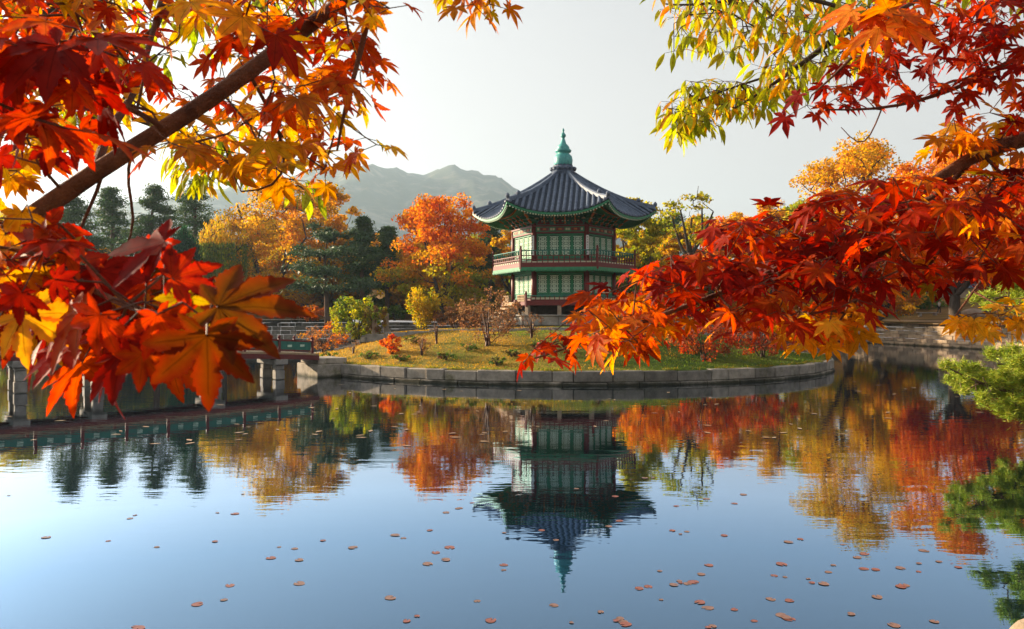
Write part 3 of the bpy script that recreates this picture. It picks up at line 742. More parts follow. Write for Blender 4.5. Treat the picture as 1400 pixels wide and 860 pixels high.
def pick(pal, k, r_, jit=.16):
    c = np.array(PAL[pal])[r_.integers(0, len(PAL[pal]), k)]
    return c*np.exp(r_.normal(0, jit, (k, 1)))*np.exp(r_.normal(0, .06, (k, 3)))
def spread_leaves(cl, r_, per, sx, sz, ln, wd, pal_of, flat=.5, droop=0.0):
    """leaf faces around clump centres; pal_of(centre) -> palette name"""
    Cn, Cl = [], []
    for c in cl:
        k = max(3, int(per*r_.uniform(.55, 1.4)))
        g = r_.normal(0, 1, (k, 3)); g = g/np.maximum(np.linalg.norm(g, axis=1, keepdims=True), .3)*r_.uniform(.15, 1, (k, 1))**.6
        Cn.append(np.asarray(c)+g*np.array((sx, sx, sz))*r_.uniform(.7, 1.25)); 
        one = pick(pal_of(c), 1, r_, .12)[0]; a = pick(pal_of(c), k, r_); Cl.append(a*.55+one*.45)
    Cn = np.concatenate(Cn); Cl = np.concatenate(Cl); k = len(Cn)
    nr = unit(r_.normal(0, 1, (k, 3))*(1-flat)+np.array((0, 0, 1.))*flat); d = r_.normal(0, 1, (k, 3)); d[:, 2] -= droop
    return cards(Cn, d, nr, ln*r_.uniform(.6, 1.3, k), wd*r_.uniform(.6, 1.3, k), np.clip(Cl, .004, .9))

def broad_tree(name, px, ytop, hw, D, label, pal, seed, ybase=None, dens=1.0, ybot=None, lean=0.0, bare=0.09, group=None, per=70, pal2=None, cat='tree', leaf=.36, sub=4):
    r_ = np.random.default_rng(seed); x, y = (px-700)/F*D, D
    zb = ring_z(x, y) if ybase is None else float(ybase); zt = CZ+(430-ytop)/F*D; H = zt-zb; rw = hw/F*D
    zlow = zb+H*.28 if ybot is None else CZ+(430-ybot)/F*D
    rw *= 1.18; t = empty(name, (x, y, zb), 0, label, cat, group)
    g = Grow(); g.step = max(.35, H*.05)
    fork = zb+max(.9, (zlow-zb)*.9); br_ = H*.026+.05
    top = np.array((lean*H*.4, 0, zb+H*.62-zb))
    g.line([(0, 0, -.3), (lean*.3, r_.normal(0, .1), (fork-zb)*.5), (lean, 0, fork-zb)], [br_*1.35, br_, br_*.85])
    f0 = len(g.p)-1
    # main limbs
    for k in range(5):
        a = 2*PI*k/5+r_.uniform(-.4, .4); u = r_.uniform(.35, .7)
        e = np.array((lean+rw*u*math.cos(a), rw*u*math.sin(a), (fork-zb)+(H-(fork-zb))*r_.uniform(.4, .8)))
        s0 = g.p[f0]; mid = s0*.5+e*.5+np.array((0, 0, -.05*H))+r_.normal(0, .04*H, 3)
        g.line([s0, mid, e], [br_*.6, br_*.4, br_*.18], f0)
    # clump centres: uneven lobes
    nl = 17; lob = []
    for k in range(nl):
        a = k*2.4+r_.uniform(-.5, .5); u = math.sqrt(r_.uniform(.12, 1)); zz = (k+r_.uniform(0, 1))/nl
        wdt = math.sin(PI*(.2+.66*zz))**.6
        lob.append((lean+rw*.74*u*wdt*math.cos(a), rw*.74*u*wdt*math.sin(a), (zlow-zb)+(zt-zlow)*(.06+.84*zz), rw*r_.uniform(.24, .4)))
    lob.append((lean+r_.uniform(-.2, .2)*rw, 0, H-rw*.24, rw*.26))
    N = int(190*dens); cl = []
    while len(cl) < N:
        l = lob[r_.integers(0, len(lob))]; q = r_.normal(0, 1, 3); q = q/np.linalg.norm(q)*r_.uniform(.2, 1)**.5
        c = np.array(l[:3])+q*np.array((l[3], l[3], l[3]*.75))
        if c[2] > .25*(zlow-zb) and c[2] < H+.1: cl.append(c)
    g.add(cl, r_, .1, up=.6, min_i=f0)
    tk = g.mesh('trunk', M['bark'], t, .022*H/12, .5, 6, br_)
    tk['kind'] = 'thing'
    cl2 = [c for c in cl if r_.uniform() > bare]
    near_pal = dict(orange='orangeyellow', orangeyellow='yellow', yellow='orangeyellow', yellowgreen='yellow', green='yellowgreen', red='orange')
    def pf(c):
        p_ = pal2 if pal2 and c[2] < (zlow-zb)+(zt-zlow)*(.34+r_.normal(0, .12)) else pal
        return near_pal[p_] if r_.uniform() < .17 else p_
    V, f, sz, col = spread_leaves(cl2, r_, per, rw*.15+.12, rw*.08+.08, leaf, leaf*.62, pf, .45)
    np_mesh('crown', V, f, sz, M['foliage'], t, col)
    return t

def pine_tree(name, px, ytop, hw, D, label, seed, pal='pine', ybot=None, umbrella=False, group=None, dens=1.0, lean=0.0):
    r_ = np.random.default_rng(seed); x, y = (px-700)/F*D, D; zb = ring_z(x, y); zt = CZ+(430-ytop)/F*D; H = zt-zb; rw = hw/F*D*(1.0 if umbrella else 1.45)
    zl = (zb+H*.38 if ybot is None else CZ+(430-ybot)/F*D)-zb
    t = empty(name, (x, y, zb), 0, label, 'tree', group); g = Grow(); g.step = H*.05; rb = H*.02+.06
    g.line([(0, 0, -.3), (lean*.4+r_.normal(0, .15), 0, H*.35), (lean+r_.normal(0, .2), 0, H*.7), (lean, 0, H*.97)], [rb*1.2, rb*.9, rb*.6, rb*.15])
    f0 = len(g.p)-1; cl = []; n_lay = 4 if umbrella else 9
    for k in range(n_lay):
        u = k/(n_lay-1); z = zl+(H-zl)*(u*.96+.02); wmax = rw*((1-u*.88) if not umbrella else (1-.45*u**2))*r_.uniform(.75, 1.1)
        for j in range(5 if umbrella else 4):
            a = 2*PI*j/4.5+r_.uniform(0, 6); 
            for m_ in range(3):
                q = wmax*(.35+.3*m_)*r_.uniform(.8, 1.1); cl.append(np.array((lean*z/H+q*math.cos(a), q*math.sin(a), z+r_.normal(0, .02*H)+(.03*H if umbrella else -.01*H)*m_)))
    cl.append(np.array((lean, 0, H)))
    g.add(cl, r_, .06, up=.2, min_i=int(len(g.p)*.3)); g.mesh('trunk', M['pine_bark'], t, .03*H/14, .5, 6, rb)
    # flat pads of needle tufts
    Cn, Cl = [], []
    for c in cl:
        k = int(110*dens); q = r_.normal(0, 1, (k, 3)); q *= .62
        sc = 1-.55*max(0, (c[2]-zl)/(H-zl)); Cn.append(c+q*np.array(((rw*.25+.12)*sc, (rw*.25+.12)*sc, rw*.04+.07))); Cl.append(pick(pal, k, r_)*.6+pick(pal, 1, r_)[0]*.4)
    Cn = np.concatenate(Cn); Cl = np.concatenate(Cl); k = len(Cn); d = r_.normal(0, 1, (k, 3)); d[:, 2] = np.abs(d[:, 2])*.7
    V, f, sz, col = cards(Cn, d, r_.normal(0, 1, (k, 3)), r_.uniform(.3, .6, k), r_.uniform(.08, .16, k), np.clip(Cl, .003, .5))
    np_mesh('crown', V, f, sz, M['needle'], t, col); return t

def willow(px, ytop, hw, D, label, seed, pal='willow', ybot=410, topal=None, name='willow_tree'):
    r_ = np.random.default_rng(seed); x, y = (px-700)/F*D, D; zb = ring_z(x, y); zt = CZ+(430-ytop)/F*D; H = zt-zb; rw = hw/F*D; zl = CZ+(430-ybot)/F*D-zb
    t = empty(name, (x, y, zb), 0, label, 'tree'); g = Grow(); g.step = .5
    g.line([(0, 0, -.3), (.1, 0, H*.35), (0, .1, H*.6)], [.34, .27, .2]); f0 = len(g.p)-1; st_ = []
    for k in range(70):
        a = r_.uniform(0, 2*PI); u = math.sqrt(r_.uniform(0, 1)); st_.append(np.array((rw*.92*u*math.cos(a), rw*.92*u*math.sin(a), H*(1-.28*u*u)-r_.uniform(0, .1)*H)))
    g.add(st_, r_, .08, up=.3, min_i=f0-2); g.mesh('trunk', M['bark'], t, .03, .5, 6, .3); Cn, Dr, Cl = [], [], []
    for s_ in st_:
        L_ = (s_[2]-zl)*r_.uniform(.45, 1.0); k = int(L_*30); u = r_.uniform(-.1, 1, k)
        q = s_+np.column_stack([r_.normal(0, .16, k)+.15*np.sin(u*3), r_.normal(0, .16, k), -u*L_]); Cn.append(q); Dr.append(np.column_stack([r_.normal(0, .35, (k, 2)), -np.ones(k)]))
        c = pick(pal, k, r_)
        if topal: c = np.where((q[:, 2] > H*.74)[:, None], pick(topal, k, r_), c)
        Cl.append(c)
    Cn, Dr, Cl = map(np.concatenate, (Cn, Dr, Cl)); k = len(Cn)
    V, f, sz, col = cards(Cn, Dr, r_.normal(0, 1, (k, 3)), r_.uniform(.25, .5, k), r_.uniform(.06, .13, k), Cl)
    np_mesh('crown', V, f, sz, M['foliage'], t, col); return t

def shrub(name, p, h, rw, label, pal, seed, leaf=.1, n=60, per=22, upright=False, bare=0.0, cat='shrub', r_tip=.006, group=None, pal2=None):
    r_ = np.random.default_rng(seed); t = empty(name, tuple(p), 0, label, cat, group); g = Grow(); g.step = .12; h *= 1.15; rw *= 1.15; per = int(per*2.2); leaf *= 1.35
    for k in range(7 if not upright else 11):
        a = r_.uniform(0, 2*PI); u = r_.uniform(.1, .6)
        e = np.array((rw*u*math.cos(a), rw*u*math.sin(a), h*r_.uniform(.5, .85)))
        g.line([(r_.normal(0, .06*rw), r_.normal(0, .06*rw), -.1), e*np.array((.35, .35, .5)), e], [.02+.012*h, .014+.006*h, .008])
    cl = []
    while len(cl) < n:
        q = r_.normal(0, 1, 3); q = q/np.linalg.norm(q)*r_.uniform(.1, 1)**.4
        c = np.array((q[0]*rw, q[1]*rw, h*(.52+.48*q[2])))
        if upright: c[:2] *= .35+.65*c[2]/h
        if c[2] > .04: cl.append(c)
    g.add(cl, r_, .12, up=.5); g.mesh('stem', M['twig'] if pal == 'brown' else M['bark'], t, r_tip, .45, 4, .05)
    cl2 = [c for c in cl if r_.uniform() > bare]
    pf = (lambda c: pal) if pal2 is None else (lambda c: pal2 if r_.uniform() < .4 else pal)
    V, f, sz, col = spread_leaves(cl2, r_, per, rw*.16+.05, (h*.16 if upright else h*.1)+.04, leaf, leaf*.6, pf, .3)
    np_mesh('foliage', V, f, sz, M['foliage'], t, col); return t
#@@TREES@@

# ------------------------------------------------------------------ trees round the pond
G1 = 'pines on the far left bank'
pine_tree('pine_tree', 98, 256, 46, 92, 'dark pine leftmost of the row of pines behind the bridge', 11, group=G1)
pine_tree('pine_tree', 152, 262, 46, 100, 'dark layered pine second from the left in the row behind the bridge', 12, group=G1)
pine_tree('pine_tree', 212, 258, 42, 96, 'tall layered pine with open gaps standing third in the row behind the bridge', 13, group=G1)
pine_tree('pine_tree', 268, 250, 44, 106, 'hazy tall pine rising above the dark green juniper', 14, group=G1)
pine_tree('pine_tree', 497, 300, 30, 92, 'slender dark pine between the yellow and the orange trees', 15, group=G1)
pine_tree('pine_tree', 530, 312, 30, 98, 'bluish pine just left of the orange maple', 16, group=G1)
pine_tree('pine_tree', 668, 292, 36, 98, 'dark pine behind the right side of the orange maple', 17, group=G1)
pine_tree('pine_tree', 447, 322, 66, 72, 'grey green umbrella pine with a straight dark trunk in front of the yellow trees', 18, 'greypine', 398, umbrella=True)
willow(252, 314, 25, 86, 'dense dark green rounded juniper left of the weeping willow', 21, 'juniper', 412, name='juniper_tree')
willow(306, 296, 40, 88, 'weeping willow with yellow top and green hanging strands', 22, 'willow', 402, 'yellow')
broad_tree('broadleaf_tree', 240, 322, 46, 101, 'yellow green tree filling the gap between the tall pines and the juniper', 'yellowgreen', 51, ybot=430, dens=1.1)
broad_tree('broadleaf_tree', 125, 335, 46, 98, 'golden tree between the first and second pines behind the bridge', 'yellow', 52, ybot=430, dens=1.1)
broad_tree('broadleaf_tree', 20, 285, 70, 96, 'green and yellow tree at the far left behind the maple leaves', 'yellowgreen', 31, ybot=425, dens=1.2)
broad_tree('broadleaf_tree', 376, 238, 74, 94, 'large golden yellow tree rising right of the willow', 'orangeyellow', 32, dens=1.5, ybot=420, pal2='yellow')
broad_tree('broadleaf_tree', 450, 246, 48, 100, 'tall thin topped golden tree left of the mountain', 'orangeyellow', 33, bare=.15, ybot=412)
broad_tree('broadleaf_tree', 604, 266, 74, 80, 'orange maple with a dark leaning trunk left of the pavilion', 'orange', 34, dens=1.6, ybot=422, pal2='yellowgreen', per=66)
broad_tree('broadleaf_tree', 702, 300, 30, 94, 'yellow orange tree just left of the pavilion roof', 'orangeyellow', 35, ybot=400, dens=.7)
broad_tree('broadleaf_tree', 772, 330, 60, 92, 'green and ochre tree directly behind the pavilion', 'yellowgreen', 36, ybot=410, dens=.8)
broad_tree('broadleaf_tree', 872, 268, 42, 80, 'yellow green tree just right of the pavilion roof', 'yellowgreen', 37, ybot=432, dens=1.3, pal2='green')
broad_tree('bare_tree', 934, 258, 44, 72, 'crooked half bare tree with a dark twisting trunk right of the pavilion', 'yellowgreen', 38, bare=.62, dens=.5, ybot=340, lean=.6, per=20)
broad_tree('broadleaf_tree', 918, 322, 34, 88, 'bright yellow tree behind the crooked bare tree', 'yellow', 39, ybot=432, dens=1.)
broad_tree('broadleaf_tree', 984, 296, 42, 88, 'orange tree thinning at the top right of the crooked bare tree', 'orange', 40, ybot=435, bare=.2, pal2='yellow')
broad_tree('broadleaf_tree', 1044, 270, 52, 98, 'amber tree between the crooked tree and the tall golden tree', 'orangeyellow', 41, ybot=435, bare=.15)
broad_tree('broadleaf_tree', 1160, 182, 96, 86, 'tallest golden tree rising above the red branches', 'orangeyellow', 42, ybot=425, dens=2.0, bare=.08, pal2='yellowgreen')
broad_tree('broadleaf_tree', 1196, 300, 60, 80, 'orange tree with a leaning dark trunk by the right bank', 'orangeyellow', 43, ybot=430, lean=1.2)
broad_tree('broadleaf_tree', 1306, 196, 84, 68, 'orange red maple on the right bank seen through the near branches', 'orange', 44, ybot=400, dens=1.7, pal2='red')
broad_tree('broadleaf_tree', 1415, 205, 74, 72, 'orange tree at the right edge of the bank', 'orange', 45, ybot=400, dens=1.5, pal2='orangeyellow')
broad_tree('broadleaf_tree', 1345, 300, 44, 96, 'distant amber tree near the tiled palace wall', 'orangeyellow', 46, ybot=385, dens=.7)
BELT = [(-40, 330, 70, 108, 'yellowgreen', 'olive tree in the second row at the far left'), (66, 340, 60, 104, 'orangeyellow', 'amber tree in the second row behind the leftmost pine'), (140, 352, 55, 106, 'yellowgreen', 'olive tree in the second row behind the second pine'), (190, 350, 50, 109, 'green', 'dark green tree in the second row under the third pine'),
  (345, 296, 60, 108, 'yellow', 'golden tree in the second row behind the willow'), (415, 275, 60, 106, 'orangeyellow', 'amber tree in the second row behind the umbrella pine'), (478, 318, 48, 105, 'yellow', 'golden tree in the second row behind the slender pine'), (545, 335, 52, 104, 'green', 'dark green tree in the second row left of the orange maple'), (585, 322, 48, 100, 'orangeyellow', 'amber tree directly behind the orange maple'),
  (650, 318, 52, 102, 'yellowgreen', 'olive tree behind the right side of the orange maple'), (842, 290, 46, 100, 'yellow', 'golden tree half hidden by the right side of the pavilion'), (900, 300, 46, 104, 'yellowgreen', 'olive tree in the second row behind the yellow green tree'), (950, 292, 44, 102, 'yellow', 'golden tree in the second row right of the crooked bare tree'), (1008, 288, 46, 106, 'orangeyellow', 'amber tree in the second row behind the thinning orange tree'),
  (1092, 268, 56, 108, 'yellowgreen', 'olive tree in the second row left of the tall golden tree'), (1232, 240, 70, 104, 'orangeyellow', 'amber tree in the second row right of the tall golden tree')]
for q, (a_, yt, hw_, D, pl, lb) in enumerate(BELT): broad_tree('broadleaf_tree', a_, yt, hw_, D, lb, pl, 60+q*3, dens=1.15, ybot=434, leaf=.46, pal2='green' if q % 3 == 0 else None)
k = 0
for pxx in range(-80, 1520, 46):
    D = rng.uniform(112, 140); r0 = rng.uniform(); pxj = pxx+rng.uniform(-12, 12); where = 'left of the mountain' if pxx < 520 else ('behind the pavilion' if pxx < 900 else 'behind the right bank')
    yt = rng.uniform(335, 362) if pxx < 320 else (rng.uniform(312, 345) if pxx < 900 else rng.uniform(282, 325)); k += 1
    if r0 < (.55 if pxx < 560 else .3): pine_tree('pine_tree', pxj, yt, rng.uniform(30, 42), D, f'small dark pine in the distant row {where}', 100+k, ybot=418, dens=.8, group=f'distant pines {where}')
    else:
        pl = ['green', 'yellowgreen', 'orangeyellow'][int(rng.integers(0, 3))]
        broad_tree('broadleaf_tree', pxj, yt, rng.uniform(38, 56), D, f'small distant {dict(green="dark green", yellowgreen="yellow green", orangeyellow="amber")[pl]} tree in the row {where}', pl, 100+k, dens=.6, ybot=432, group=f'distant {pl} trees {where}', leaf=.5)

# shrubs on the island and along the banks
I = island_at
shrub('shrub', I(487, 462), 2.5, 1.35, 'tall yellow green bush at the left end of the island', 'yellowgreen', 61, .13, 80, pal2='green')
shrub('shrub', I(512, 454), 1.7, .7, 'small olive bush beside the left stone post', 'brown', 62, .1, 30, pal2='yellowgreen')
shrub('shrub', I(444, 482), 1.6, 1.2, 'reddish twiggy bush next to the bridge end', 'brown', 63, .09, 60, per=14, pal2='orange')
shrub('shrub', I(578, 448), 2.3, 1.15, 'upright feathery yellow bush on the lawn', 'yellow', 64, .12, 90, 20, upright=True, pal2='yellowgreen')
for q, (a, b, h, rw_) in enumerate(((620, 447, 1.3, 1.3), (652, 447, 1.4, 1.2))):
    shrub('shrub', I(a, b), h, rw_, ['rusty brown bush right of the feathery yellow bush', 'rusty brown bush left of the pavilion stair'][q], 'brown', 65+q, .09, 60, 18)
shrub('shrub', I(668, 472), 2.4, 1.35, 'large nearly bare brown bush in front of the pavilion stair', 'brown', 67, .09, 110, 10, bare=.25, r_tip=.008)
shrub('shrub', I(727, 462), 1.3, .55, 'small bare brown sapling in front of the stone base', 'brown', 68, .07, 34, 6, bare=.4)
shrub('shrub', I(536, 484), .8, .55, 'low scarlet shrub on the sunlit slope', 'red', 69, .1, 34, 14, pal2='orange')
shrub('shrub', I(483, 484), .7, .35, 'tiny leafless shrub low on the slope near the bridge', 'brown', 70, .06, 24, 4, bare=.5)
shrub('shrub', I(577, 486), .9, .45, 'thin rust coloured shrub right of the scarlet one', 'brown', 71, .07, 26, 6, bare=.3)
shrub('shrub', I(597, 470), 1.2, .3, 'spindly sapling on the middle of the slope', 'brown', 72, .06, 22, 4, bare=.5)
shrub('shrub', I(880, 468), 1.9, 1.3, 'orange bush at the right foot of the pavilion', 'orange', 73, .11, 70, 18)
shrub('shrub', I(962, 492), 1.7, 1.5, 'dark crimson bush low on the right of the island', 'red', 74, .1, 80, 18, pal2='brown')
shrub('shrub', I(1040, 488), 1.7, 1.5, 'dark red bush at the right end of the island', 'red', 75, .1, 80, 18, pal2='brown')
shrub('shrub', I(905, 455), 2.4, 1.3, 'tall red orange shrub right of the pavilion balcony', 'orange', 76, .12, 70, 18, pal2='red')
for q, (a, D, h, c, lb) in enumerate(((424, 74, 1.3, 'orange', 'low orange shrub on the bank under the umbrella pine'), (40, 82, 1.1, 'yellow', 'low golden shrub on the bank at the far left'), (140, 84, 1.2, 'yellowgreen', 'low olive shrub on the bank under the pines'), (540, 88, 1.5, 'green', 'dark green shrub on the far bank left of the orange maple'), (640, 84, 1.8, 'green', 'green shrub at the foot of the orange maple'), (1010, 94, 2, 'orange', 'orange shrub on the far bank right of the pavilion'), (1110, 92, 2.2, 'orangeyellow', 'amber shrub on the far bank under the tall golden tree'))):
    x = (a-700)/F*D; shrub('shrub', (x, D, ring_z(x, D)), h, h*.9, lb, c, 80+q, .16, 50, 20)

for q, (a, b) in enumerate(((548, 494), (610, 492), (640, 480), (700, 488), (505, 490), (740, 478), (565, 470), (450, 492), (680, 500), (820, 498))):
    shrub('weed_tuft', I(a, b), .34, .42, 'low tuft of green and rust weeds growing on the island slope', 'green', 140+q, .09, 14, 9, cat='weed', group='weed tufts on the island slope', pal2='brown', r_tip=.004)

# turf blades on the mound
r_ = np.random.default_rng(5); k = 42000; a = r_.uniform(0, 2*PI, k); rr = (IR-.5)*np.sqrt(r_.uniform(0, 1, k)); X = IC[0]+rr*np.cos(a); Y = IC[1]+rr*np.sin(a); keep = Y < 50; X, Y = X[keep], Y[keep]; k = len(X)
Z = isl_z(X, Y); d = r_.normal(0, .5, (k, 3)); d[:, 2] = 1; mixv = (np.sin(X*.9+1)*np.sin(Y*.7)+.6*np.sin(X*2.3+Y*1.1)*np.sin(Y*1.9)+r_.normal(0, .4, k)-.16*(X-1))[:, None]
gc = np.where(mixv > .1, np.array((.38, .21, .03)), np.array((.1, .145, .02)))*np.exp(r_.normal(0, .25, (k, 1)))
V, f, sz, col = cards(np.column_stack([X, Y, Z+.03]), d, r_.normal(0, 1, (k, 3)), r_.uniform(.06, .15, k), r_.uniform(.012, .03, k), gc)
k2 = 7000; a = r_.uniform(PI, 2*PI, k2); rr = IR-r_.uniform(.1, .6, k2); X2 = IC[0]+rr*np.cos(a); Y2 = IC[1]+rr*np.sin(a); tuft = np.sin(a*37)+np.sin(a*71+1)+r_.normal(0, .5, k2) > .4; X2, Y2, a = X2[tuft], Y2[tuft], a[tuft]; k2 = len(X2)
d2 = np.column_stack([np.cos(a)*.7, np.sin(a)*.7, np.full(k2, .35)])+r_.normal(0, .35, (k2, 3))
c2 = cards(np.column_stack([X2, Y2, isl_z(X2, Y2)+.06]), d2, r_.normal(0, 1, (k2, 3)), r_.uniform(.14, .34, k2), r_.uniform(.015, .03, k2), np.where(r_.uniform(0, 1, (k2, 1)) < .4, np.array((.3, .2, .04)), np.array((.11, .15, .025))))
f = np.concatenate([f, c2[1]+len(V)]); V = np.concatenate([V, c2[0]]); sz = np.concatenate([sz, c2[2]]); col = np.concatenate([col, c2[3]])
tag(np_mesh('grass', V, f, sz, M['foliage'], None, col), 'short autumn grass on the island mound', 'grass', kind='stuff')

# ------------------------------------------------------------------ small built things
for px_, py_, h, lb in ((512, 446, 1.0, 'stone gate post partly hidden by the olive bush'), (528, 449, 1.15, 'stone gate post on the lawn right of the olive bush')):
    p = I(px_, py_+5); mb = MB(); mb.box((0, 0, h/2-.1), (.3, .3, h+.2), .2); mb.box((0, 0, h+.03), (.36, .36, .1), .2, taper=.75)
    o = mb.build('stone_post', M['granite_warm'], bevel=.02); o.location = p; tag(o, lb, 'post')
a, b = I(463, 478), I(505, 458); mb = MB(); nst = 7
for i in range(nst):
    p = a+(b-a)*(i+.5)/nst; mb.box((p[0], p[1], float(isl_z(p[0], p[1]))-.06), (1.3, (np.linalg.norm((b-a)[:2])/nst)-.02, .3), math.atan2(b[1]-a[1], b[0]-a[0])-PI/2)
tag(mb.build('stone_steps', M['granite'], bevel=.015), 'narrow flight of stone steps climbing from the bridge to the lawn', 'steps')
p = at(345, 440, 84)
mb = MB()
# tiled palace wall on the right
t = empty('palace_wall', (66, 112, 3.6), R(-4), 'long plastered palace wall with a dark tiled coping in the right distance', 'wall')
mb = MB(); mb.box((0, 0, 1.3), (44, .6, 3.4)); mb.build('wall', M['plaster'], t)
mb = MB(); mb.box((0, -.02, -.1), (44.1, .72, 1.0)); mb.build('stone_footing', M['granite_warm'], t, bevel=.02)
mb = MB()
vs = [(-22.2, -.75, 3.0), (22.2, -.75, 3.0), (22.2, 0, 3.55), (-22.2, 0, 3.55), (22.2, .75, 3.0), (-22.2, .75, 3.0)]; mb.add(vs, [(0,1,2,3), (3,2,4,5), (1,0,5,4), (0,3,5), (1,4,2)])
for j in range(110): x = -22+.4*j; mb.tube((x, -.8, 3.02), (x, 0, 3.6), .1, .1, 5)
mb.tube((-22.3, 0, 3.62), (22.3, 0, 3.62), .16, .16, 8); mb.build('tiled_coping', M['tile'], t)

# visitors: one continuous skinned body, clothes and hair as children
def cloth_mat(name, c): return worn(name, tuple(v*.8 for v in c), c, 12, .8, .1, .05)
SKIN = cloth_mat('skin', (.5, .3, .2)); HAIR = cloth_mat('hair', (.02, .015, .012))
def skin_obj(name, pts, edges, radii, m, parent):
    me = bpy.data.meshes.new(name); me.from_pydata(pts, edges, []); me.update(); o = link(name, me, m, parent)
    o.modifiers.new('skin', 'SKIN'); sv = me.skin_vertices[0].data
    for i, r_ in enumerate(radii): sv[i].radius = (r_, r_*.85); sv[i].use_root = (i == 0)
    s2 = o.modifiers.new('smooth', 'SUBSURF'); s2.levels = 1; s2.render_levels = 1; return o
def person(p, face, label, top, bottom, stride=.0, h=1.68):
    k = h/1.7; t = empty('person', tuple(p), face, label, 'person'); s = stride
    J = [(0,0,.93),(0,0,1.15),(0,0,1.36),(0,0,1.46),(0,-.01,1.56),(0,-.015,1.65),
         (.1,0,.9),(.1,-s*.6,.5),(.1,-s*.8+s*.25,.08),(.1,-s*.8-.14+s*.25,.03),(-.1,0,.9),(-.1,s*.5,.5),(-.1,s*1.0,.1),(-.1,s*1.0-.13,.05),
         (.2,0,1.37),(.25,s*.25,1.1),(.25,s*.2-.08,.86),(-.2,0,1.37),(-.25,-s*.25,1.1),(-.25,-s*.35-.08,.86)]
    Ed = [(0,1),(1,2),(2,3),(3,4),(4,5),(0,6),(6,7),(7,8),(8,9),(0,10),(10,11),(11,12),(12,13),(2,14),(14,15),(15,16),(2,17),(17,18),(18,19)]
    Rr = [.13,.12,.13,.055,.095,.08,.085,.058,.042,.035,.085,.058,.042,.035,.055,.042,.03,.055,.042,.03]
    J = [tuple(np.array(j)*k) for j in J]
    skin_obj('body', J, Ed, Rr, SKIN, t)
    ix = [0,1,2,14,15,16,17,18,19]; mp = {a: i for i, a in enumerate(ix)}
    skin_obj('jacket', [J[i] if i not in (16, 19) else tuple(np.array(J[i])*.85+np.array(J[i-1])*.15) for i in ix], [(mp[a], mp[b]) for a, b in Ed if a in mp and b in mp], [.165,.15,.165,.08,.062,.048,.08,.062,.048], top, t)
    ix = [0,6,7,8,10,11,12]; mp = {a: i for i, a in enumerate(ix)}
    skin_obj('trousers', [J[i] for i in ix], [(mp[a], mp[b]) for a, b in Ed if a in mp and b in mp], [.15,.11,.078,.06,.11,.078,.06], bottom, t)
    mb = MB(); mb.lathe([(.02, 1.52), (.09, 1.55), (.115, 1.62), (.11, 1.69), (.07, 1.745), (.01, 1.76)], 10); mb.M = Matrix.Identity(4)
    hr = mb.build('hair', HAIR, t, True); hr.location = (0, .03, 0); hr.scale = (k, k, k); return t
BLK = cloth_mat('black_cloth', (.02, .02, .025)); BLUE = cloth_mat('blue_cloth', (.08, .2, .45)); REDC = cloth_mat('red_cloth', (.4, .03, .03)); NAVY = cloth_mat('navy_cloth', (.03, .05, .14)); GREY = cloth_mat('grey_cloth', (.2, .2, .22)); WHT = cloth_mat('pale_cloth', (.6, .58, .55))
def bank(px, D): x = (px-700)/F*D; return (x, D, ring_z(x, D))
person(bank(402, 84), R(90), 'person in dark clothes walking left of the pine trunk', BLK, BLK, .22)
person(bank(421, 84.6), R(80), 'person in a black coat and dark trousers nearest the pine trunk', BLK, GREY, .25)
person(bank(412, 88), R(0), 'person in a red jacket standing behind the two walkers', REDC, BLK, .05)
person(bank(13, 82.5), R(20), 'person in a red jacket standing at the far left of the bank', REDC, BLUE)
person(bank(20, 83), R(-30), 'person in blue jeans and dark top at the far left of the bank', BLK, BLUE)
person(bank(505, 92), R(-60), 'person in navy standing under the pines on the far bank', NAVY, NAVY)
person(bank(512, 92.5), R(60), 'person in a navy jacket and black trousers under the pines', NAVY, BLK)
person(bank(1284, 98), R(40), 'person in a pale jacket strolling on the right bank', WHT, BLK, .15)
person(bank(1247, 97), R(-80), 'person in black standing on the right bank beside the slim trunk', BLK, BLK, .1)

# bench and boulder on the right bank
def rock(r, seed, m):
    bm = bmesh.new(); bmesh.ops.create_icosphere(bm, subdivisions=4, radius=r); q = np.random.default_rng(seed); ax = unit(q.normal(0, 1, (14, 3))); off = q.uniform(.72, .98, 14)*r
    for v in bm.verts:
        p = np.array(v.co)
        for n_, d in zip(ax, off):                      # worn facets
            e = p @ n_-d
            if e > 0: p = p-n_*e*.85
        p = p*(1+.02*math.sin(p[0]*19/r*.3+seed)+.02*math.sin(p[2]*23/r*.3)); v.co = p
    me = bpy.data.meshes.new('boulder'); bm.to_mesh(me); bm.free(); return link('boulder', me, m, None, True)
o = rock(1.1, 5, M['granite_warm']); o.location = bank(1330, 86); o.scale = (1.3, 1, .8); tag(o, 'warm brown boulder on the right bank under the amber trees', 'rock')
t = empty('bench', bank(1268, 95), .1, 'long pale stone bench on the right bank', 'bench')
mb = MB(); mb.box((0, 0, .42), (2.6, .5, .12)); mb.build('seat', M['granite'], t, bevel=.02)
for q in (-1, 1): mb = MB(); mb.box((q*.95, 0, .17), (.3, .42, .4)); mb.build('leg', M['granite'], t, bevel=.02)

# air: one thin even haze over the whole place
hm = bpy.data.materials.new('haze'); hm.use_nodes = True; hm.node_tree.nodes.clear()
ho = hm.node_tree.nodes.new('ShaderNodeOutputMaterial'); pv = hm.node_tree.nodes.new('ShaderNodeVolumePrincipled')
pv.inputs['Color'].default_value = (.62, .82, 1, 1); pv.inputs['Density'].default_value = .0002; pv.inputs['Anisotropy'].default_value = .35
hm.node_tree.links.new(pv.outputs[0], ho.inputs['Volume'])
mb = MB(); mb.box((0, 40, 222), (5900, 5900, 450)); tag(mb.build('haze', hm), 'thin pale autumn haze', kind='stuff')

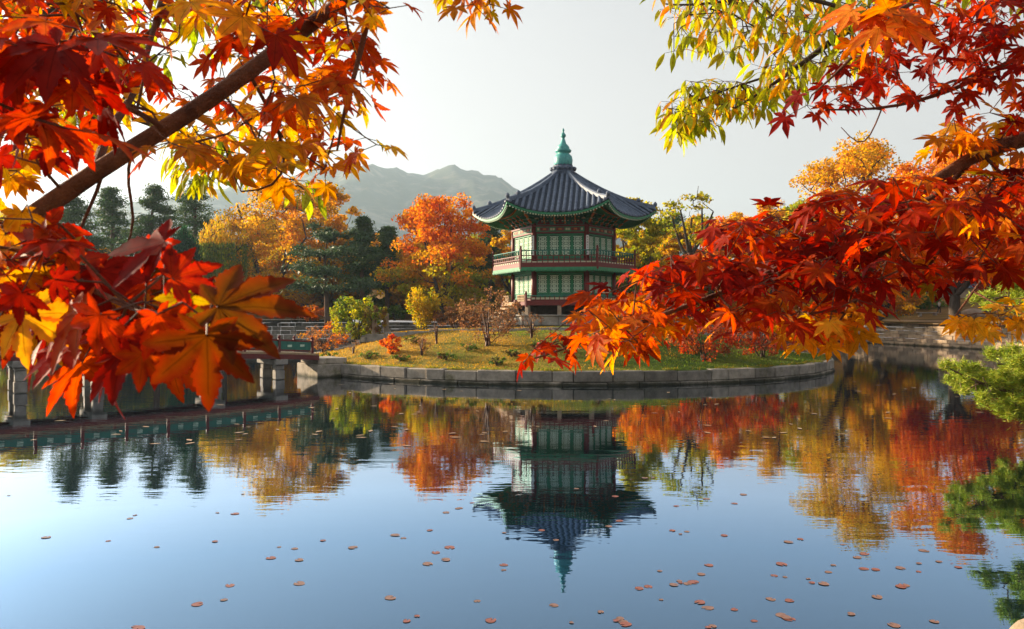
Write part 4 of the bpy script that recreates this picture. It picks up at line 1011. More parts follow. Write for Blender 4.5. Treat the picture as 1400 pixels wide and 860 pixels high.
# ------------------------------------------------------------------ near branches
def maple_leaf_shape(hi, seed):
    """seven pointed lobes, folded along their midribs, toothed when seen close; leaf base at the origin, middle lobe along +Y"""
    r_ = np.random.default_rng(seed); V, Fc, A = [(0, 0, 0)], [], [0.0]
    angs = np.array([-122, -80, -40, 0, 40, 80, 122])+r_.normal(0, 3, 7); lens = np.array([.42, .74, .93, 1.0, .93, .74, .42])*(1+r_.normal(0, .1, 7))
    def pt(l, wv, th, z, a): V.append((l*math.sin(th)+wv*math.cos(th), l*math.cos(th)-wv*math.sin(th), z)); A.append(a); return len(V)-1
    curl = r_.uniform(.0, .34, 7)*r_.uniform(.5, 1.7)
    notch = []
    for i in range(8):
        if i in (0, 7): th = R(angs[0]-32 if i == 0 else angs[6]+32); l = .1
        else: th = R((angs[i-1]+angs[i])/2); l = .31 if 0 < i < 7 else .2
        notch.append(pt(l, 0, th, .02, 1.0))
    for i in range(7):
        th = R(angs[i]); Ln = lens[i]; wd = (.165 if hi else .145)*Ln+.018; c = curl[i]
        zz = lambda l: -c*l*l
        ms = [pt(l*Ln, 0, th, zz(l*Ln)-.012, 0.0) for l in (.34, .55, .76)]; tip = pt(Ln, 0, th, zz(Ln), .5)
        for q in (-1, 1):
            ls = [(.38, .8), (.56, 1.0), (.75, .62)]
            if not hi:
                sd = [pt(l*Ln, q*wd*k, th, zz(l*Ln)+.045*k, 1.0) for l, k in ls]
                nb = notch[i] if q < 0 else notch[i+1]
                polys = [[0, ms[0], sd[0], nb], [ms[0], ms[1], sd[1], sd[0]], [ms[1], ms[2], sd[2], sd[1]], [ms[2], tip, sd[2]]]
            else:
                nb = notch[i] if q < 0 else notch[i+1]; ed = []
                for (l, k) in ((.36, .74), (.42, .98), (.44, .84), (.52, 1.12), (.55, .9), (.64, .98), (.66, .74), (.76, .74), (.78, .5), (.88, .4)):
                    ed.append(pt(l*Ln, q*wd*k, th, zz(l*Ln)+.04*k, 1.0))
                polys = [[0, ms[0], ed[0], nb], [ms[0], ms[1], ed[4], ed[3], ed[2], ed[1], ed[0]], [ms[1], ms[2], ed[8], ed[7], ed[6], ed[5], ed[4]], [ms[2], tip, ed[9], ed[8]]]
            for p in polys: Fc.append(p if q > 0 else p[::-1])
    return np.array(V, float), Fc, np.array(A)
def lance_leaf_shape(seed):
    r_ = np.random.default_rng(seed); V, Fc, A = [], [], []; c = r_.uniform(.1, .35)
    for l, wv in ((0, .0), (.18, .09), (.4, .145), (.62, .13), (.84, .06), (1.0, 0)):
        for q in (-1, 0, 1): V.append((q*wv, l, -c*l*l+abs(q)*.03)); A.append(abs(q))
    for j in range(5):
        for q in (0, 1): Fc.append([j*3+q, j*3+q+1, (j+1)*3+q+1, (j+1)*3+q])
    return np.array(V), Fc, np.array(A, float)
MAPLE_LO = [maple_leaf_shape(False, k) for k in range(12)]; MAPLE_HI = [maple_leaf_shape(True, 20+k) for k in range(9)]; LANCE = [lance_leaf_shape(k) for k in range(4)]
LC = {'yellow': ((.72, .42, .03), (.66, .3, .02)), 'gold': ((.7, .34, .02), (.62, .2, .015)), 'orange': ((.66, .24, .02), (.58, .1, .012)), 'flame': ((.52, .09, .008), (.46, .03, .005)),
      'red': ((.4, .035, .006), (.34, .01, .004)), 'crimson': ((.24, .012, .005), (.19, .005, .003)), 'olive': ((.36, .3, .03), (.42, .2, .02)), 'green': ((.34, .38, .04), (.3, .34, .03)), 'lime': ((.5, .46, .05), (.42, .42, .04)), 'rust': ((.12, .045, .006), (.17, .02, .005))}
class Leaves:
    def __init__(s): s.V = []; s.L = []; s.S = []; s.C = []; s.n = 0
    def put(s, shape, p, d, nrm, size, pal, r_):
        V, Fc, A = shape; d = unit(d); x = unit(np.cross(d, nrm)); z = np.cross(x, d)
        W = np.asarray(p)+(V[:, :1]*x+V[:, 1:2]*d+V[:, 2:3]*z)*size
        ci, ce = np.array(LC[pal][0]), np.array(LC[pal][1]); j = np.exp(r_.normal(0, .18))
        k = np.clip(A*.75+np.linalg.norm(V[:, :2], axis=1)*.45-.15+r_.normal(0, .12), 0, 1)[:, None]
        col = (ci*(1-k)+ce*k)*j*np.exp(r_.normal(0, .07, 3)); s.V.append(W); s.C.append(np.column_stack([np.clip(col, .003, .9), A]))
        for p_ in Fc: s.L += [i+s.n for i in p_]; s.S.append(len(p_))
        s.n += len(V)
    def build(s, name, m, parent, label=None):
        o = np_mesh(name, np.concatenate(s.V), s.L, s.S, m, parent, np.concatenate(s.C)); return tag(o, label)
def in_poly(x, y, P):
    ins = False; j = len(P)-1
    for i in range(len(P)):
        if (P[i][1] > y) != (P[j][1] > y) and x < (P[j][0]-P[i][0])*(y-P[i][1])/(P[j][1]-P[i][1])+P[i][0]: ins = not ins
        j = i
    return ins
def fill(P, n, d0, d1, r_, mind=0):
    xs = [p[0] for p in P]; ys = [p[1] for p in P]; out = []; tries = 0
    while len(out) < n and tries < n*200:
        tries += 1; x, y = r_.uniform(min(xs), max(xs)), r_.uniform(min(ys), max(ys))
        if not in_poly(x, y, P): continue
        if mind and any((x-a)**2+(y-b)**2 < mind*mind for a, b, _ in out): continue
        out.append((x, y, r_.uniform(d0(x, y) if callable(d0) else d0, d1(x, y) if callable(d1) else d1)))
    return out
def leafy(g, lv, tips, r_, shapes, size, pal_of, per=(2, 4), hang=.55, pet=.035, P0=None, P1=None, face=.25):
    """leaves on short stalks round each twig end"""
    for px_, py_, D in tips:
        c = at(px_, py_, D); a0 = r_.uniform(0, 2*PI); m_ = int(r_.integers(per[0], per[1]+1))
        for k in range(m_):
            a = a0+2*PI*k/m_+r_.normal(0, .35); s = size(px_, py_)*r_.uniform(.55, 1.22)
            out = np.array((math.cos(a), math.sin(a)*.8, r_.normal(0, .25))); b = c+out*pet*r_.uniform(.7, 1.5)+np.array((0, 0, -.012))
            d = unit(out+np.array((0, 0, -hang*r_.uniform(.3, 1.9)))); nn = np.array((r_.normal(0, .4), -face*r_.uniform(0, 2.2)+r_.normal(0, .35), 1.0)); nn = nn-d*np.dot(nn, d)
            lv.put(shapes[int(r_.integers(0, len(shapes)))], b, d, unit(nn), s, pal_of(px_, py_, r_), r_); P0.append(c); P1.append(b)
def choose(r_, **kw): ks = list(kw); pv_ = np.array([kw[k] for k in ks], float); return ks[int(r_.choice(len(ks), p=pv_/pv_.sum()))]
def pline(g, pts, radii, par=-1): return g.line([at(*p) for p in pts], radii, par)
def stalks(name, P0, P1, parent, r=.0009):
    V, f = tubes(P0, P1, np.full(len(P0), r), np.full(len(P0), r*.8), 4); np_mesh(name, V, f, [4]*(len(f)//4), M['twig'], parent, sm=True)['kind'] = 'stuff'

# --- left maple: trunk just outside the frame, one long limb crossing the upper left
r_ = np.random.default_rng(101); base = np.array((-2.25, .95, terrain(np.array(-2.25), np.array(.95))))
ml = empty('maple_tree', tuple(base), 0, 'near maple with red and gold leaves on a thick limb crossing the upper left', 'tree')
g = Grow(); g.step = .05
t0 = g.line([(-2.25, .95, 1.2), (-2.1, 1.0, 1.8), (-1.75, 1.1, 2.35), at(-110, 395, 1.2)], [.1, .075, .045, .02])
t1 = g.line([at(-110, 395, 1.2), at(45, 297, 1.25), at(130, 232, 1.28), at(225, 178, 1.3), at(340, 100, 1.36), at(400, 52, 1.4), at(470, 0, 1.46), at(560, -70, 1.55)], [.018, .0152, .0148, .0142, .0138, .013, .0115, .007], t0)
i0 = g.near(at(470, 0, 1.46)); pline(g, [(470, -2, 1.46), (515, -12, 1.44), (498, 44, 1.42), (487, 101, 1.4), (471, 142, 1.38), (461, 205, 1.36)], [.006, .006, .0055, .0045, .0035, .002], i0)
pline(g, [(130, 232, 1.28), (150, 175, 1.45), (185, 130, 1.6), (205, 60, 1.7), (225, -20, 1.8)], [.008, .008, .007, .006, .005], g.near(at(130, 232, 1.28)))
pline(g, [(225, 178, 1.3), (195, 150, 1.22), (120, 130, 1.1), (60, 110, 1.0), (10, 80, .95)], [.005, .0045, .0035, .003, .002], g.near(at(225, 178, 1.3)))
pline(g, [(180, 208, 1.29), (167, 251, 1.3), (193, 300, 1.32), (170, 345, 1.33)], [.0028, .0026, .0024, .0016], g.near(at(180, 208, 1.29)))
pline(g, [(142, 226, 1.28), (136, 262, 1.28), (112, 300, 1.28), (100, 345, 1.25)], [.0034, .003, .0026, .002], g.near(at(142, 226, 1.28)))
pline(g, [(20, 315, 1.24), (60, 350, 1.05), (130, 400, .85), (200, 430, .72), (285, 440, .6)], [.005, .0045, .0036, .003, .0018], g.near(at(20, 315, 1.24)))
pline(g, [(340, 100, 1.36), (370, 150, 1.4), (400, 220, 1.45), (380, 262, 1.46), (330, 262, 1.46)], [.0036, .003, .0026, .0022, .0014], g.near(at(340, 100, 1.36)))
pline(g, [(470, 0, 1.46), (560, -40, 1.6), (640, -22, 1.7), (690, -12, 1.75)], [.004, .004, .0032, .002], g.near(at(470, 0, 1.46)))
lv_ = {}; P0, P1 = [], []
Z1 = fill([(-30, -30), (538, -30), (540, 50), (520, 140), (528, 215), (480, 205), (432, 245), (390, 248), (330, 228), (260, 200), (180, 190), (90, 215), (-30, 260)], 165, 1.15, 2.1, r_, 17)
Z1 = [q for q in Z1 if not (60 < q[0] < 230 and 150 < q[1] < 270 and r_.uniform() < .55) and not (r_.uniform() < .4 and 180 < q[0] < 330 and 20 < q[1] < 120)]
Z2 = fill([(-30, 285), (70, 285), (110, 335), (170, 365), (260, 380), (290, 420), (220, 455), (140, 465), (60, 440), (-30, 450)], 46, .72, 1.05, r_, 14)
Z3 = fill([(596, -30), (690, -30), (672, 8), (640, 12), (605, 4)], 10, 1.65, 1.75, r_, 8)
Z4 = fill([(-30, 60), (130, 30), (150, 110), (110, 180), (-30, 190)], 13, .8, .95, r_, 22)
def p1(x, y, r):
    if x > 400 and y > 165: return choose(r, orange=3, gold=3, yellow=2, olive=2, flame=2)
    if x > 470: return choose(r, flame=4, orange=3, yellow=2)
    if y > 150: return choose(r, gold=3, yellow=4, orange=3, olive=1, flame=1)
    return choose(r, orange=3.5, gold=2.5, flame=3.5, yellow=2, red=2.5)
Z5 = fill([(-480, -120), (-60, -140), (-60, 250), (-120, 360), (-420, 330)], 70, 1.1, 2.0, np.random.default_rng(55), 30)
g.line([g.p[t0-6], (-1.95, .9, 3.1), (-1.9, .8, 4.0)], [.035, .03, .012], t0-6)
g.add([at(*q) for q in Z1+Z2+Z3+Z4+Z5], r_, .1, up=0, min_i=t0-8)
g.mesh('trunk', M['maple_bark'], ml, .0011, .5, 8, .006)
def bunch(tips, shapes, size, pal, label, **kw):
    lv = Leaves(); leafy(g, lv, tips, r_, shapes, size, pal, P0=P0, P1=P1, **kw); lv.build('foliage', M['maple'], ml, label)
bunch(Z1, MAPLE_LO+MAPLE_HI, lambda x, y: .056, p1, 'orange and gold leaves along the limb', per=(2, 4))
bunch(Z5, MAPLE_LO, lambda x, y: .056, p1, None, per=(2, 4))
bunch(Z2, MAPLE_HI, lambda x, y: .054, lambda x, y, r: choose(r, red=5, crimson=2, flame=2, gold=.5, rust=1.5) if x > 70 else choose(r, red=2, gold=2, flame=2, orange=2), 'deep red leaves hanging low at the left', per=(2, 3), face=.8, hang=.5)
bunch(Z3, MAPLE_LO, lambda x, y: .05, lambda x, y, r: choose(r, orange=3, gold=2, olive=1, flame=1), None, per=(2, 3))
bunch(Z4, MAPLE_HI, lambda x, y: .062, lambda x, y, r: choose(r, red=4, crimson=2, flame=3), 'large dark red leaves close in the upper left corner', per=(2, 3), face=.7)
# the big leaves nearest the camera, set one by one: stalk end, tip of the middle lobe, depth, colour
lv = Leaves(); tw = []
for x0, y0, x1, y1, D, pal, tilt in ((298, 420, 430, 418, .57, 'rust', .95), (283, 459, 281, 560, .55, 'rust', .5), (195, 484, 190, 548, .62, 'flame', .2), (225, 330, 128, 352, .66, 'crimson', .9), (235, 380, 318, 352, .64, 'red', .5),
        (137, 430, 108, 500, .62, 'red', .3), (75, 382, 122, 398, .66, 'crimson', .3), (85, 355, 72, 312, .95, 'yellow', -.2), (110, 428, 28, 478, .7, 'flame', .9), (205, 335, 268, 362, .7, 'red', .8), (160, 455, 210, 470, .66, 'crimson', .5),
        (215, 430, 250, 500, .6, 'red', .6), (30, 400, 18, 460, .68, 'crimson', .4), (250, 405, 250, 470, .66, 'olive', .5), (60, 330, 10, 350, .8, 'flame', .4), (30, 290, 25, 350, .85, 'gold', .4)):
    a, b = at(x0, y0, D), at(x1, y1, D+.012); L_ = np.linalg.norm(b-a); n_ = np.array((0.15, -1.0, tilt)); d = b-a; n_ = n_-d*np.dot(n_, d)/np.dot(d, d)
    lv.put(MAPLE_HI[int(r_.integers(0, 5))], a, d, unit(n_), L_*(1 if pal == 'rust' else .84), pal, r_); j = g.near(a); tw.append((g.p[j], a))
lv.build('foliage', M['maple'], ml, 'biggest dark red leaves nearest the camera')
for a, b in tw:
    m_ = (a+b)/2+np.array((0, 0, .012)); P0 += [a, m_]; P1 += [m_, b]
stalks('leaf_stalks', P0, P1, ml)

# --- right maple: limb sweeping in from the right edge down to the island
r_ = np.random.default_rng(202); bz_ = float(terrain(np.array(3.3), np.array(2.2)))
mr = empty('maple_tree', (3.3, 2.2, bz_), 0, 'near maple whose scarlet and orange branches sweep down across the right side', 'tree'); g = Grow(); g.step = .06
t0 = g.line([(3.3, 2.2, bz_-.2), (3.2, 2.25, 2.2), (2.95, 2.3, 3.3), at(1800, 110, 2.3)], [.12, .09, .065, .045])
t1 = pline(g, [(1800, 110, 2.3), (1560, 150, 2.2), (1400, 190, 2.1), (1340, 206, 2.08), (1290, 238, 2.05), (1225, 285, 2.0), (1150, 325, 1.95), (1050, 375, 1.9), (950, 415, 1.85), (850, 450, 1.85), (770, 478, 1.9), (715, 495, 1.95)],
      [.045, .026, .021, .018, .014, .011, .009, .007, .0055, .004, .003, .0016], t0)
pline(g, [(1340, 206, 2.08), (1300, 255, 2.1), (1250, 290, 2.15), (1180, 300, 2.2), (1100, 300, 2.2), (1010, 330, 2.2)], [.008, .0075, .006, .005, .004, .002], g.near(at(1340, 206, 2.08)))
pline(g, [(1250, 270, 2.02), (1200, 350, 1.9), (1170, 410, 1.8), (1140, 450, 1.75)], [.005, .0045, .0035, .002], g.near(at(1250, 270, 2.02)))
pline(g, [(1500, 160, 2.15), (1420, 250, 2.4), (1380, 330, 2.5), (1330, 400, 2.5), (1300, 440, 2.5)], [.01, .008, .006, .004, .002], g.near(at(1500, 160, 2.15)))
pline(g, [(1640, 135, 2.25), (1480, 60, 2.2), (1400, 72, 2.15), (1330, 112, 2.1), (1280, 132, 2.05), (1200, 152, 2.0), (1130, 150, 2.0)], [.014, .01, .008, .0062, .005, .0035, .002], g.near(at(1640, 135, 2.25)))
pline(g, [(1480, 60, 2.2), (1360, -20, 2.1), (1260, -10, 2.0), (1200, 30, 1.95), (1170, 80, 1.95), (1110, 130, 1.95)], [.008, .007, .006, .005, .004, .002], g.near(at(1480, 60, 2.2)))
pline(g, [(1205, 150, 2.0), (1190, 190, 2.0), (1175, 205, 2.0), (1150, 174, 2.0)], [.002, .0018, .0016, .001], g.near(at(1205, 150, 2.0)))
P0, P1 = [], []
RA = fill([(706, 488), (735, 468), (772, 448), (815, 402), (870, 372), (905, 352), (955, 322), (1010, 296), (1055, 283), (1105, 268), (1160, 258), (1205, 240), (1250, 238), (1320, 236), (1430, 228), (1430, 372), (1330, 368), (1195, 405), (1120, 440), (1060, 430), (1010, 455), (960, 428), (900, 456), (862, 476), (800, 462), (745, 478)], 265, 1.6, 2.3, r_, 10)
RB = fill([(1088, 165), (1105, 135), (1130, 98), (1165, 60), (1210, 30), (1250, -20), (1430, -20), (1430, 130), (1395, 190), (1360, 110), (1320, 135), (1280, 115), (1240, 128), (1200, 112), (1170, 145), (1120, 150)], 78, 1.9, 2.2, r_, 14)
RC_ = fill([(1180, 60), (1195, -20), (1260, -20), (1215, 30)], 8, 1.6, 1.8, r_, 10)
RD = fill([(1060, 430), (1170, 410), (1190, 440), (1130, 470), (1070, 450)], 13, 1.75, 1.9, r_, 12)+fill([(1290, 450), (1330, 420), (1420, 400), (1420, 445), (1340, 462)], 14, 2.3, 2.6, r_, 12)
RE_ = fill([(1280, 190), (1285, 155), (1330, 150), (1390, 155), (1400, 200), (1330, 215)], 16, 2.0, 2.2, r_, 12)
def pr_(x, y, r):
    if x < 790 and y > 452: return choose(r, red=4, crimson=3, flame=2)
    if x < 910 and y > 395: return choose(r, orange=5, gold=2, flame=3, red=1.5)
    if x < 910: return choose(r, red=3, flame=3, orange=2, crimson=1)
    if y > 400: return choose(r, orange=2, gold=.7, flame=3, red=4)
    if x < 1250 and y > 270: return choose(r, red=5, crimson=4, flame=2, orange=.5)
    return choose(r, flame=3, red=4.5, orange=1.8, gold=.7, crimson=1.5, olive=.6)
RF = fill([(1450, -160), (2000, -200), (2000, 120), (1850, 330), (1450, 380)], 170, 1.8, 2.8, np.random.default_rng(56), 24)
g.line([g.p[t0-8], (3.1, 2.0, 4.2), (2.9, 1.8, 5.2)], [.045, .04, .015], t0-8)
g.add([at(*q) for q in RA+RB+RC_+RD+RE_+RF], r_, .1, min_i=t0-10); g.mesh('trunk', M['maple_bark'], mr, .0011, .5, 8, .006)
def bunch2(tips, shapes, size, pal, label, **kw):
    lv = Leaves(); leafy(g, lv, tips, r_, shapes, size, pal, P0=P0, P1=P1, **kw); lv.build('foliage', M['maple'], mr, label)
bunch2([q for q in RA if q[0] < 900], MAPLE_LO+MAPLE_HI[:2], lambda x, y: .042 if x < 780 else .056, pr_, 'orange leaves at the drooping end of the branch', per=(2, 4), hang=.6)
bunch2([q for q in RA if q[0] >= 900], MAPLE_LO+MAPLE_HI[:2], lambda x, y: .054, pr_, 'dense layered scarlet leaves of the long branch', per=(2, 4), hang=.45)
bunch2(RF, MAPLE_LO, lambda x, y: .058, lambda x, y, r: choose(r, red=3, flame=3, orange=2, crimson=1), None, per=(2, 4))
bunch2(RB, MAPLE_LO, lambda x, y: .052, lambda x, y, r: choose(r, red=5, crimson=3, flame=1.5), 'bright red leaves against the sky in the upper right', per=(2, 3), face=.6)
bunch2(RC_, MAPLE_HI, lambda x, y: .075, lambda x, y, r: choose(r, orange=3, flame=1), None, per=(2, 3), face=.6)
bunch2(RD, MAPLE_LO, lambda x, y: .052, lambda x, y, r: choose(r, gold=4, yellow=4, orange=1), 'sunlit yellow leaves at the lower edge of the branch', per=(2, 4), hang=.7)
bunch2(RE_, MAPLE_LO, lambda x, y: .05, lambda x, y, r: choose(r, gold=3, orange=3, flame=1, yellow=1), None, per=(2, 4))
stalks('leaf_stalks', P0, P1, mr)

# --- trees with narrow drooping leaves behind the maples
def settle(t):
    for c in t.children: c.matrix_parent_inverse = Matrix.Translation(-t.location)     # parts were laid out in world coordinates
settle(ml); settle(mr)
def lance_tree(base, label, limbs, zones, pal, size, seed, trunk, per=(4, 7)):
    r_ = np.random.default_rng(seed); t = empty('narrow_leaved_tree', tuple(base), 0, label, 'tree'); g = Grow(); g.step = .1
    t0 = g.line(trunk, np.linspace(.14, .05, len(trunk)))
    for pts, radii in limbs:
        par = g.near(at(*pts[0])); a = at(*pts[0])
        if np.linalg.norm(g.p[par]-a) > .08: g.line([g.p[par], a], [radii[0], radii[0]], par); par = len(g.p)-1
        pline(g, pts, radii, par)
    tips = []
    for P, n_, d0, d1 in zones: tips += fill(P, n_, d0, d1, r_, 8)
    g.add([at(*q) for q in tips], r_, .1, min_i=t0); g.mesh('trunk', M['bark'], t, .0024, .5, 7, .02); P0, P1 = [], []; lv = Leaves()
    leafy(g, lv, tips, r_, LANCE, lambda x, y: size, pal, per=per, hang=1.3, pet=.05, P0=P0, P1=P1, face=.5)
    lv.build('foliage', M['maple'], t); stalks('leaf_stalks', P0, P1, t, .0014); settle(t)
bz_ = float(terrain(np.array(5.6), np.array(2.2)))
lance_tree((5.6, 2.2, bz_), 'tree with narrow yellow green leaves hanging at the top right', [([(1500, -60, 4.6), (1290, -20, 4.7), (1190, 22, 4.8), (1150, 45, 4.8), (1100, 85, 4.9), (1055, 118, 5.0), (1005, 148, 5.0)], [.04, .034, .03, .024, .016, .011, .005]),
    ([(1190, 22, 4.8), (1080, -10, 4.8), (1000, 0, 4.9), (940, 10, 4.9), (905, 5, 4.9)], [.014, .012, .01, .007, .004]), ([(1100, 85, 4.9), (1040, 110, 5.1), (985, 122, 5.2), (930, 150, 5.2)], [.009, .008, .006, .003])],
    [([(1220, -160), (1620, -200), (1620, 20), (1220, 0)], 60, 4.2, 5.2), ([(898, -20), (1210, -20), (1200, 70), (1130, 92), (1085, 80), (1050, 60), (985, 75), (945, 55), (925, 90), (915, 40)], 105, 4.4, 5.4), ([(1080, 60), (1110, 85), (1085, 130), (1050, 125), (1040, 90)], 20, 4.6, 5.2), ([(905, 150), (935, 112), (1000, 105), (1060, 118), (1050, 148), (985, 150), (960, 182), (925, 182)], 62, 4.9, 5.5)],
    lambda x, y, r: choose(r, lime=4, green=4, yellow=1.5, gold=.8) if y > 20 else choose(r, lime=3, yellow=2, green=2, orange=.7), .115, 301, [(5.6, 2.2, bz_-.2), (5.5, 2.4, 2.8), (5.2, 3.2, 4.4), tuple(at(1500, -60, 4.6))])
bz_ = float(terrain(np.array(-4.6), np.array(2.3)))
lance_tree((-4.6, 2.3, bz_), 'tree with narrow lime leaves behind the left maple limb', [([(-330, 150, 3.6), (-60, 60, 3.7), (60, 20, 3.8), (150, -10, 3.9), (260, -20, 4.0)], [.04, .03, .022, .016, .008]), ([(-60, 60, 3.7), (80, 140, 3.9), (160, 150, 4.0), (250, 190, 4.1), (300, 205, 4.2)], [.02, .015, .012, .008, .004]), ([(160, 150, 4.0), (190, 110, 4.0), (205, 60, 4.0), (230, 0, 4.0)], [.011, .011, .01, .008])],
    [([(-30, -20), (430, -20), (420, 60), (250, 60), (200, 150), (60, 160), (-30, 120)], 70, 3.5, 4.3), ([(70, 140), (150, 130), (160, 190), (80, 190)], 12, 3.7, 4.1), ([(235, 165), (320, 175), (345, 230), (310, 255), (250, 245)], 34, 3.8, 4.4), ([(395, 240), (430, 245), (425, 265), (400, 262)], 4, 3.9, 4.1)],
    lambda x, y, r: choose(r, lime=5, green=4, yellow=2), .115, 302, [(-4.6, 2.3, bz_-.2), (-4.5, 2.6, 2.4), (-4.0, 3.2, 3.4), tuple(at(-330, 150, 3.6))])

# --- near pine at the right edge
def near_pine():
    r_ = np.random.default_rng(401); zb = ring_z(14.6, 19.4); t = empty('pine_tree', (14.6, 19.4, zb), 0, 'bright green near pine reaching in at the right edge over the water', 'tree'); g = Grow(); g.step = .15; O = np.array((14.6, 19.4, zb))
    t0 = g.line([O+(0, 0, -.3), O+(-.2, -.1, .9), O+(-.7, -.3, 1.7), O+(-.6, -.3, 2.8), O+(-.9, -.4, 3.7)], [.16, .13, .1, .07, .03]); tips = []
    for pts, rad in (([(1440, 545, 18.6), (1400, 540, 18.4), (1350, 528, 18.2), (1300, 505, 18)], [.06, .05, .035, .015]), ([(1440, 500, 18.8), (1400, 495, 18.6), (1365, 498, 18.4)], [.05, .04, .02]), ([(1440, 395, 19), (1400, 400, 18.8), (1345, 412, 18.6)], [.05, .035, .015]), ([(1440, 375, 19.4), (1385, 382, 19)], [.04, .015])):
        j = g.near(at(*pts[0])); g.line([g.p[j], at(*pts[0])], [rad[0]*1.1, rad[0]], j); pline(g, pts, rad, len(g.p)-1)
    for P, n_ in (([(1284, 496), (1320, 498), (1355, 512), (1420, 540), (1440, 575), (1380, 570), (1330, 545), (1295, 520)], 60), ([(1352, 480), (1440, 470), (1440, 545), (1370, 525)], 46), ([(1328, 408), (1360, 402), (1440, 385), (1440, 425), (1345, 420)], 26), ([(1365, 385), (1440, 350), (1440, 395), (1380, 395)], 20), ([(1420, 300), (1520, 280), (1540, 560), (1440, 520)], 60)):
        tips += fill(P, n_, 17.7, 19.4, r_, 5)
    g.add([at(*q) for q in tips], r_, .08, min_i=3); g.mesh('trunk', M['pine_bark'], t, .008, .5, 6, .05); Cn, Dr, Cl = [], [], []
    for q in tips:
        c = at(*q); k = 230; u = r_.normal(0, 1, (k, 3)); u = unit(u); u[:, 2] = u[:, 2]*.6+.3; Cn.append(c+u*.06+r_.normal(0, .06, (k, 3))); Dr.append(u); Cl.append(np.array([(.28, .36, .035), (.36, .4, .04), (.2, .3, .03), (.4, .38, .05)])[r_.integers(0, 4, k)]*np.exp(r_.normal(0, .2, (k, 1))))
    Cn, Dr, Cl = map(np.concatenate, (Cn, Dr, Cl)); k = len(Cn)
    V, f, sz, col = cards(Cn, Dr, r_.normal(0, 1, (k, 3)), r_.uniform(.12, .2, k), r_.uniform(.013, .022, k), Cl); np_mesh('crown', V, f, sz, M['needle'], t, col); settle(t)
near_pine()

# ------------------------------------------------------------------ floating pads and leaves
pm = bpy.data.materials.new('pad')
M['pad'] = worn('lily_pad', (.12, .05, .035), (.3, .15, .1), 14, .3, .5, .1)
M['pad_red'] = worn('red_lily_pad', (.16, .03, .02), (.3, .09, .05), 14, .3, .5, .1)
def pad_mesh(seed):
    r_ = np.random.default_rng(seed); vs = [(0, 0, .004)]; fs = []; k = 16
    for rr, z in ((.5, .002), (.9, .002), (1.0, .006)):
        for i in range(k+1):
            a = .22+(2*PI-.44)*i/k; q = rr*(1+.05*math.sin(3*a+seed)+.06*math.sin(2*a+seed*2.3)+.03*math.sin(7*a+seed)); vs.append((q*math.cos(a), q*math.sin(a), z+.002*math.sin(2*a+seed)*rr))
    n_ = k+1
    for i in range(k):
        fs.append((0, 1+i, 2+i))
        for j in range(2): fs.append((1+j*n_+i, 1+(j+1)*n_+i, 2+(j+1)*n_+i, 2+j*n_+i))
    me = bpy.data.meshes.new('lily_pad'); me.from_pydata(vs, [], fs); me.update(); me.materials.append(M['pad'] if seed % 3 else M['pad_red']); return me
PADS = [pad_mesh(k) for k in range(7)]
P6 = [(555,470),(475,500),(515,487),(424,555),(318,570),(343,579),(443,624),(486,608),(418,659),(474,646),(653,662),(653,678),(302,764),(353,836),(385,821),(571,774),(808,787),(613,834),(953,808),(863,841),(1100,729),(1072,735),(1140,770),(1136,681),(1260,778),(1285,795),(1264,691),(1288,663),(1175,556),(1200,567),(1220,559),(1187,480),(1280,458),(1090,393),(1115,393),(770,555),(815,585),(978,543),(1012,526),(655,563),(878,426),(998,450),(1335,571)]
P7 = [(30,399),(160,544),(375,556),(543,577),(752,459),(813,462),(744,558),(965,577),(1019,583),(937,615),(1035,622),(1220,579),(795,710),(683,775),(775,760),(840,394),(1117,555),(1035,703)]
P5 = [(33,484),(8,509),(193,609),(160,617),(312,624),(372,650),(352,660),(285,682),(140,679),(120,711),(150,715),(215,720),(225,731),(258,734),(271,701),(370,692),(403,694),(473,690),(525,677),(524,700),(538,641),(581,672),(635,688),(475,742),(483,738),(110,777),(162,781),(408,771),(335,819),(63,838),(8,806),(455,850),(568,840)]
lone = [(400+x/2.263, 480+y/2.263) for x, y in P6]+[(x/2.53, 520+y/2.53) for x, y in P7]+[(1000+x/2.048, 440+y/2.048) for x, y in P5]
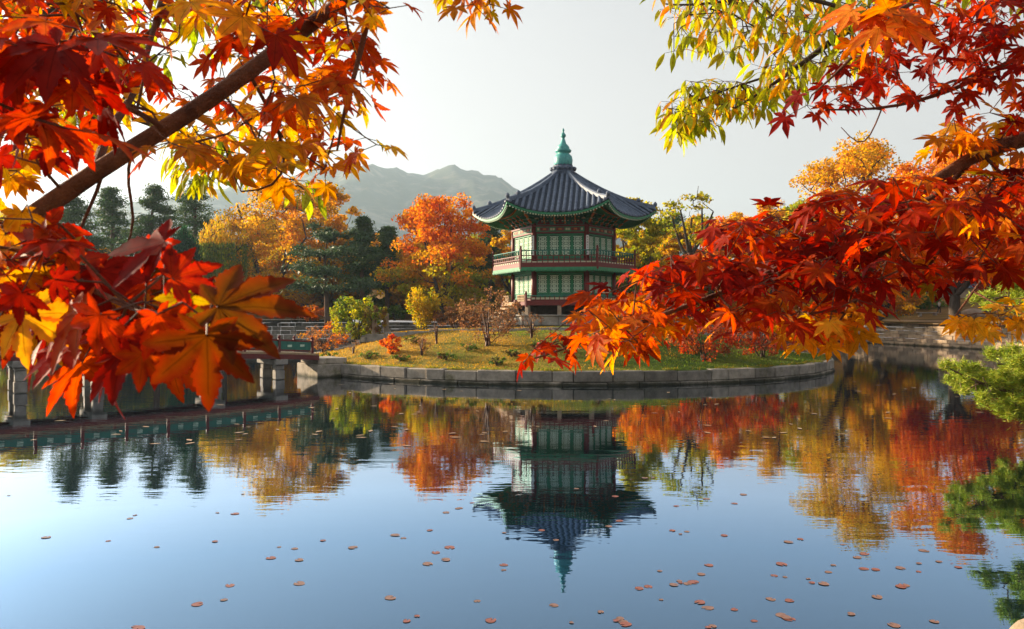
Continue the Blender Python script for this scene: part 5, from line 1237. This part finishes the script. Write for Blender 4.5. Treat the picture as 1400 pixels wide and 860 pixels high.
clus = [(400+x/2.263, 480+y/2.263) for x, y in ((1000, 835), (1022, 838), (1012, 828), (1030, 846), (1200, 718), (1180, 724), (1222, 720), (1240, 715), (1196, 712), (1300, 852), (1285, 856))]+[(x/2.53, 520+y/2.53) for x, y in ((466, 852), (450, 478), (467, 467), (480, 858))]+[(1000+x/2.048, 440+y/2.048) for x, y in ((152, 828), (140, 822), (160, 832))]
r_ = np.random.default_rng(9)
for i, (x, y) in enumerate(lone+clus):
    D = F*CZ/(y-430); o = bpy.data.objects.new('lily_pad', PADS[i % 7]); C.objects.link(o); o.location = ((x-700)/F*D, D, .0015+.0009*(i % 5)); o.rotation_euler = (0, 0, r_.uniform(0, 6.28)); s = r_.uniform(.024, .064); o.scale = (s*r_.uniform(.9, 1.15), s, .3)
    if i < len(lone): tag(o, 'small round brown lily pad floating alone on the open pond', 'lily pad', 'lone lily pads on the pond')
    else: tag(o, 'small brown lily pad touching others in a tight floating cluster', 'lily pad', 'clustered lily pads on the pond')
# pale fallen leaves far out on the water
lm = bpy.data.meshes.new('fallen_leaf'); lm.from_pydata([(0, -1, .01), (.4, -.2, .03), (.25, .6, .04), (0, 1, .02), (-.25, .6, .04), (-.4, -.2, .03), (0, 0, .005)], [], [(6, 0, 1), (6, 1, 2), (6, 2, 3), (6, 3, 4), (6, 4, 5), (6, 5, 0)]); lm.materials.append(M['wood'])
cnt = 0
while cnt < 95:
    x = r_.uniform(10, 1390); y = r_.uniform(520, 612); D = F*CZ/(y-430); X = (x-700)/F*D
    if math.hypot(X-IC[0], D-IC[1]) < IR+.4 or (x < 420 and D > 27): continue
    o = bpy.data.objects.new('fallen_leaf', lm); C.objects.link(o); o.location = (X, D, .01+.001*(cnt % 6)); o.rotation_euler = (0, 0, r_.uniform(0, 6.28)); s = r_.uniform(.08, .16); o.scale = (s, s, s*.6)
    tag(o, 'tiny pale fallen leaf floating on the dark reflections near the island', 'fallen leaf', 'fallen leaves on the pond'); cnt += 1
# corner stone of the near kerb
o = rock(.5, 3, M['wall_warm']); o.location = (4.56, 6.45, .06); o.scale = (1, 1.1, .9); tag(o, 'pale granite stone in the bottom right corner at the water edge', 'rock')
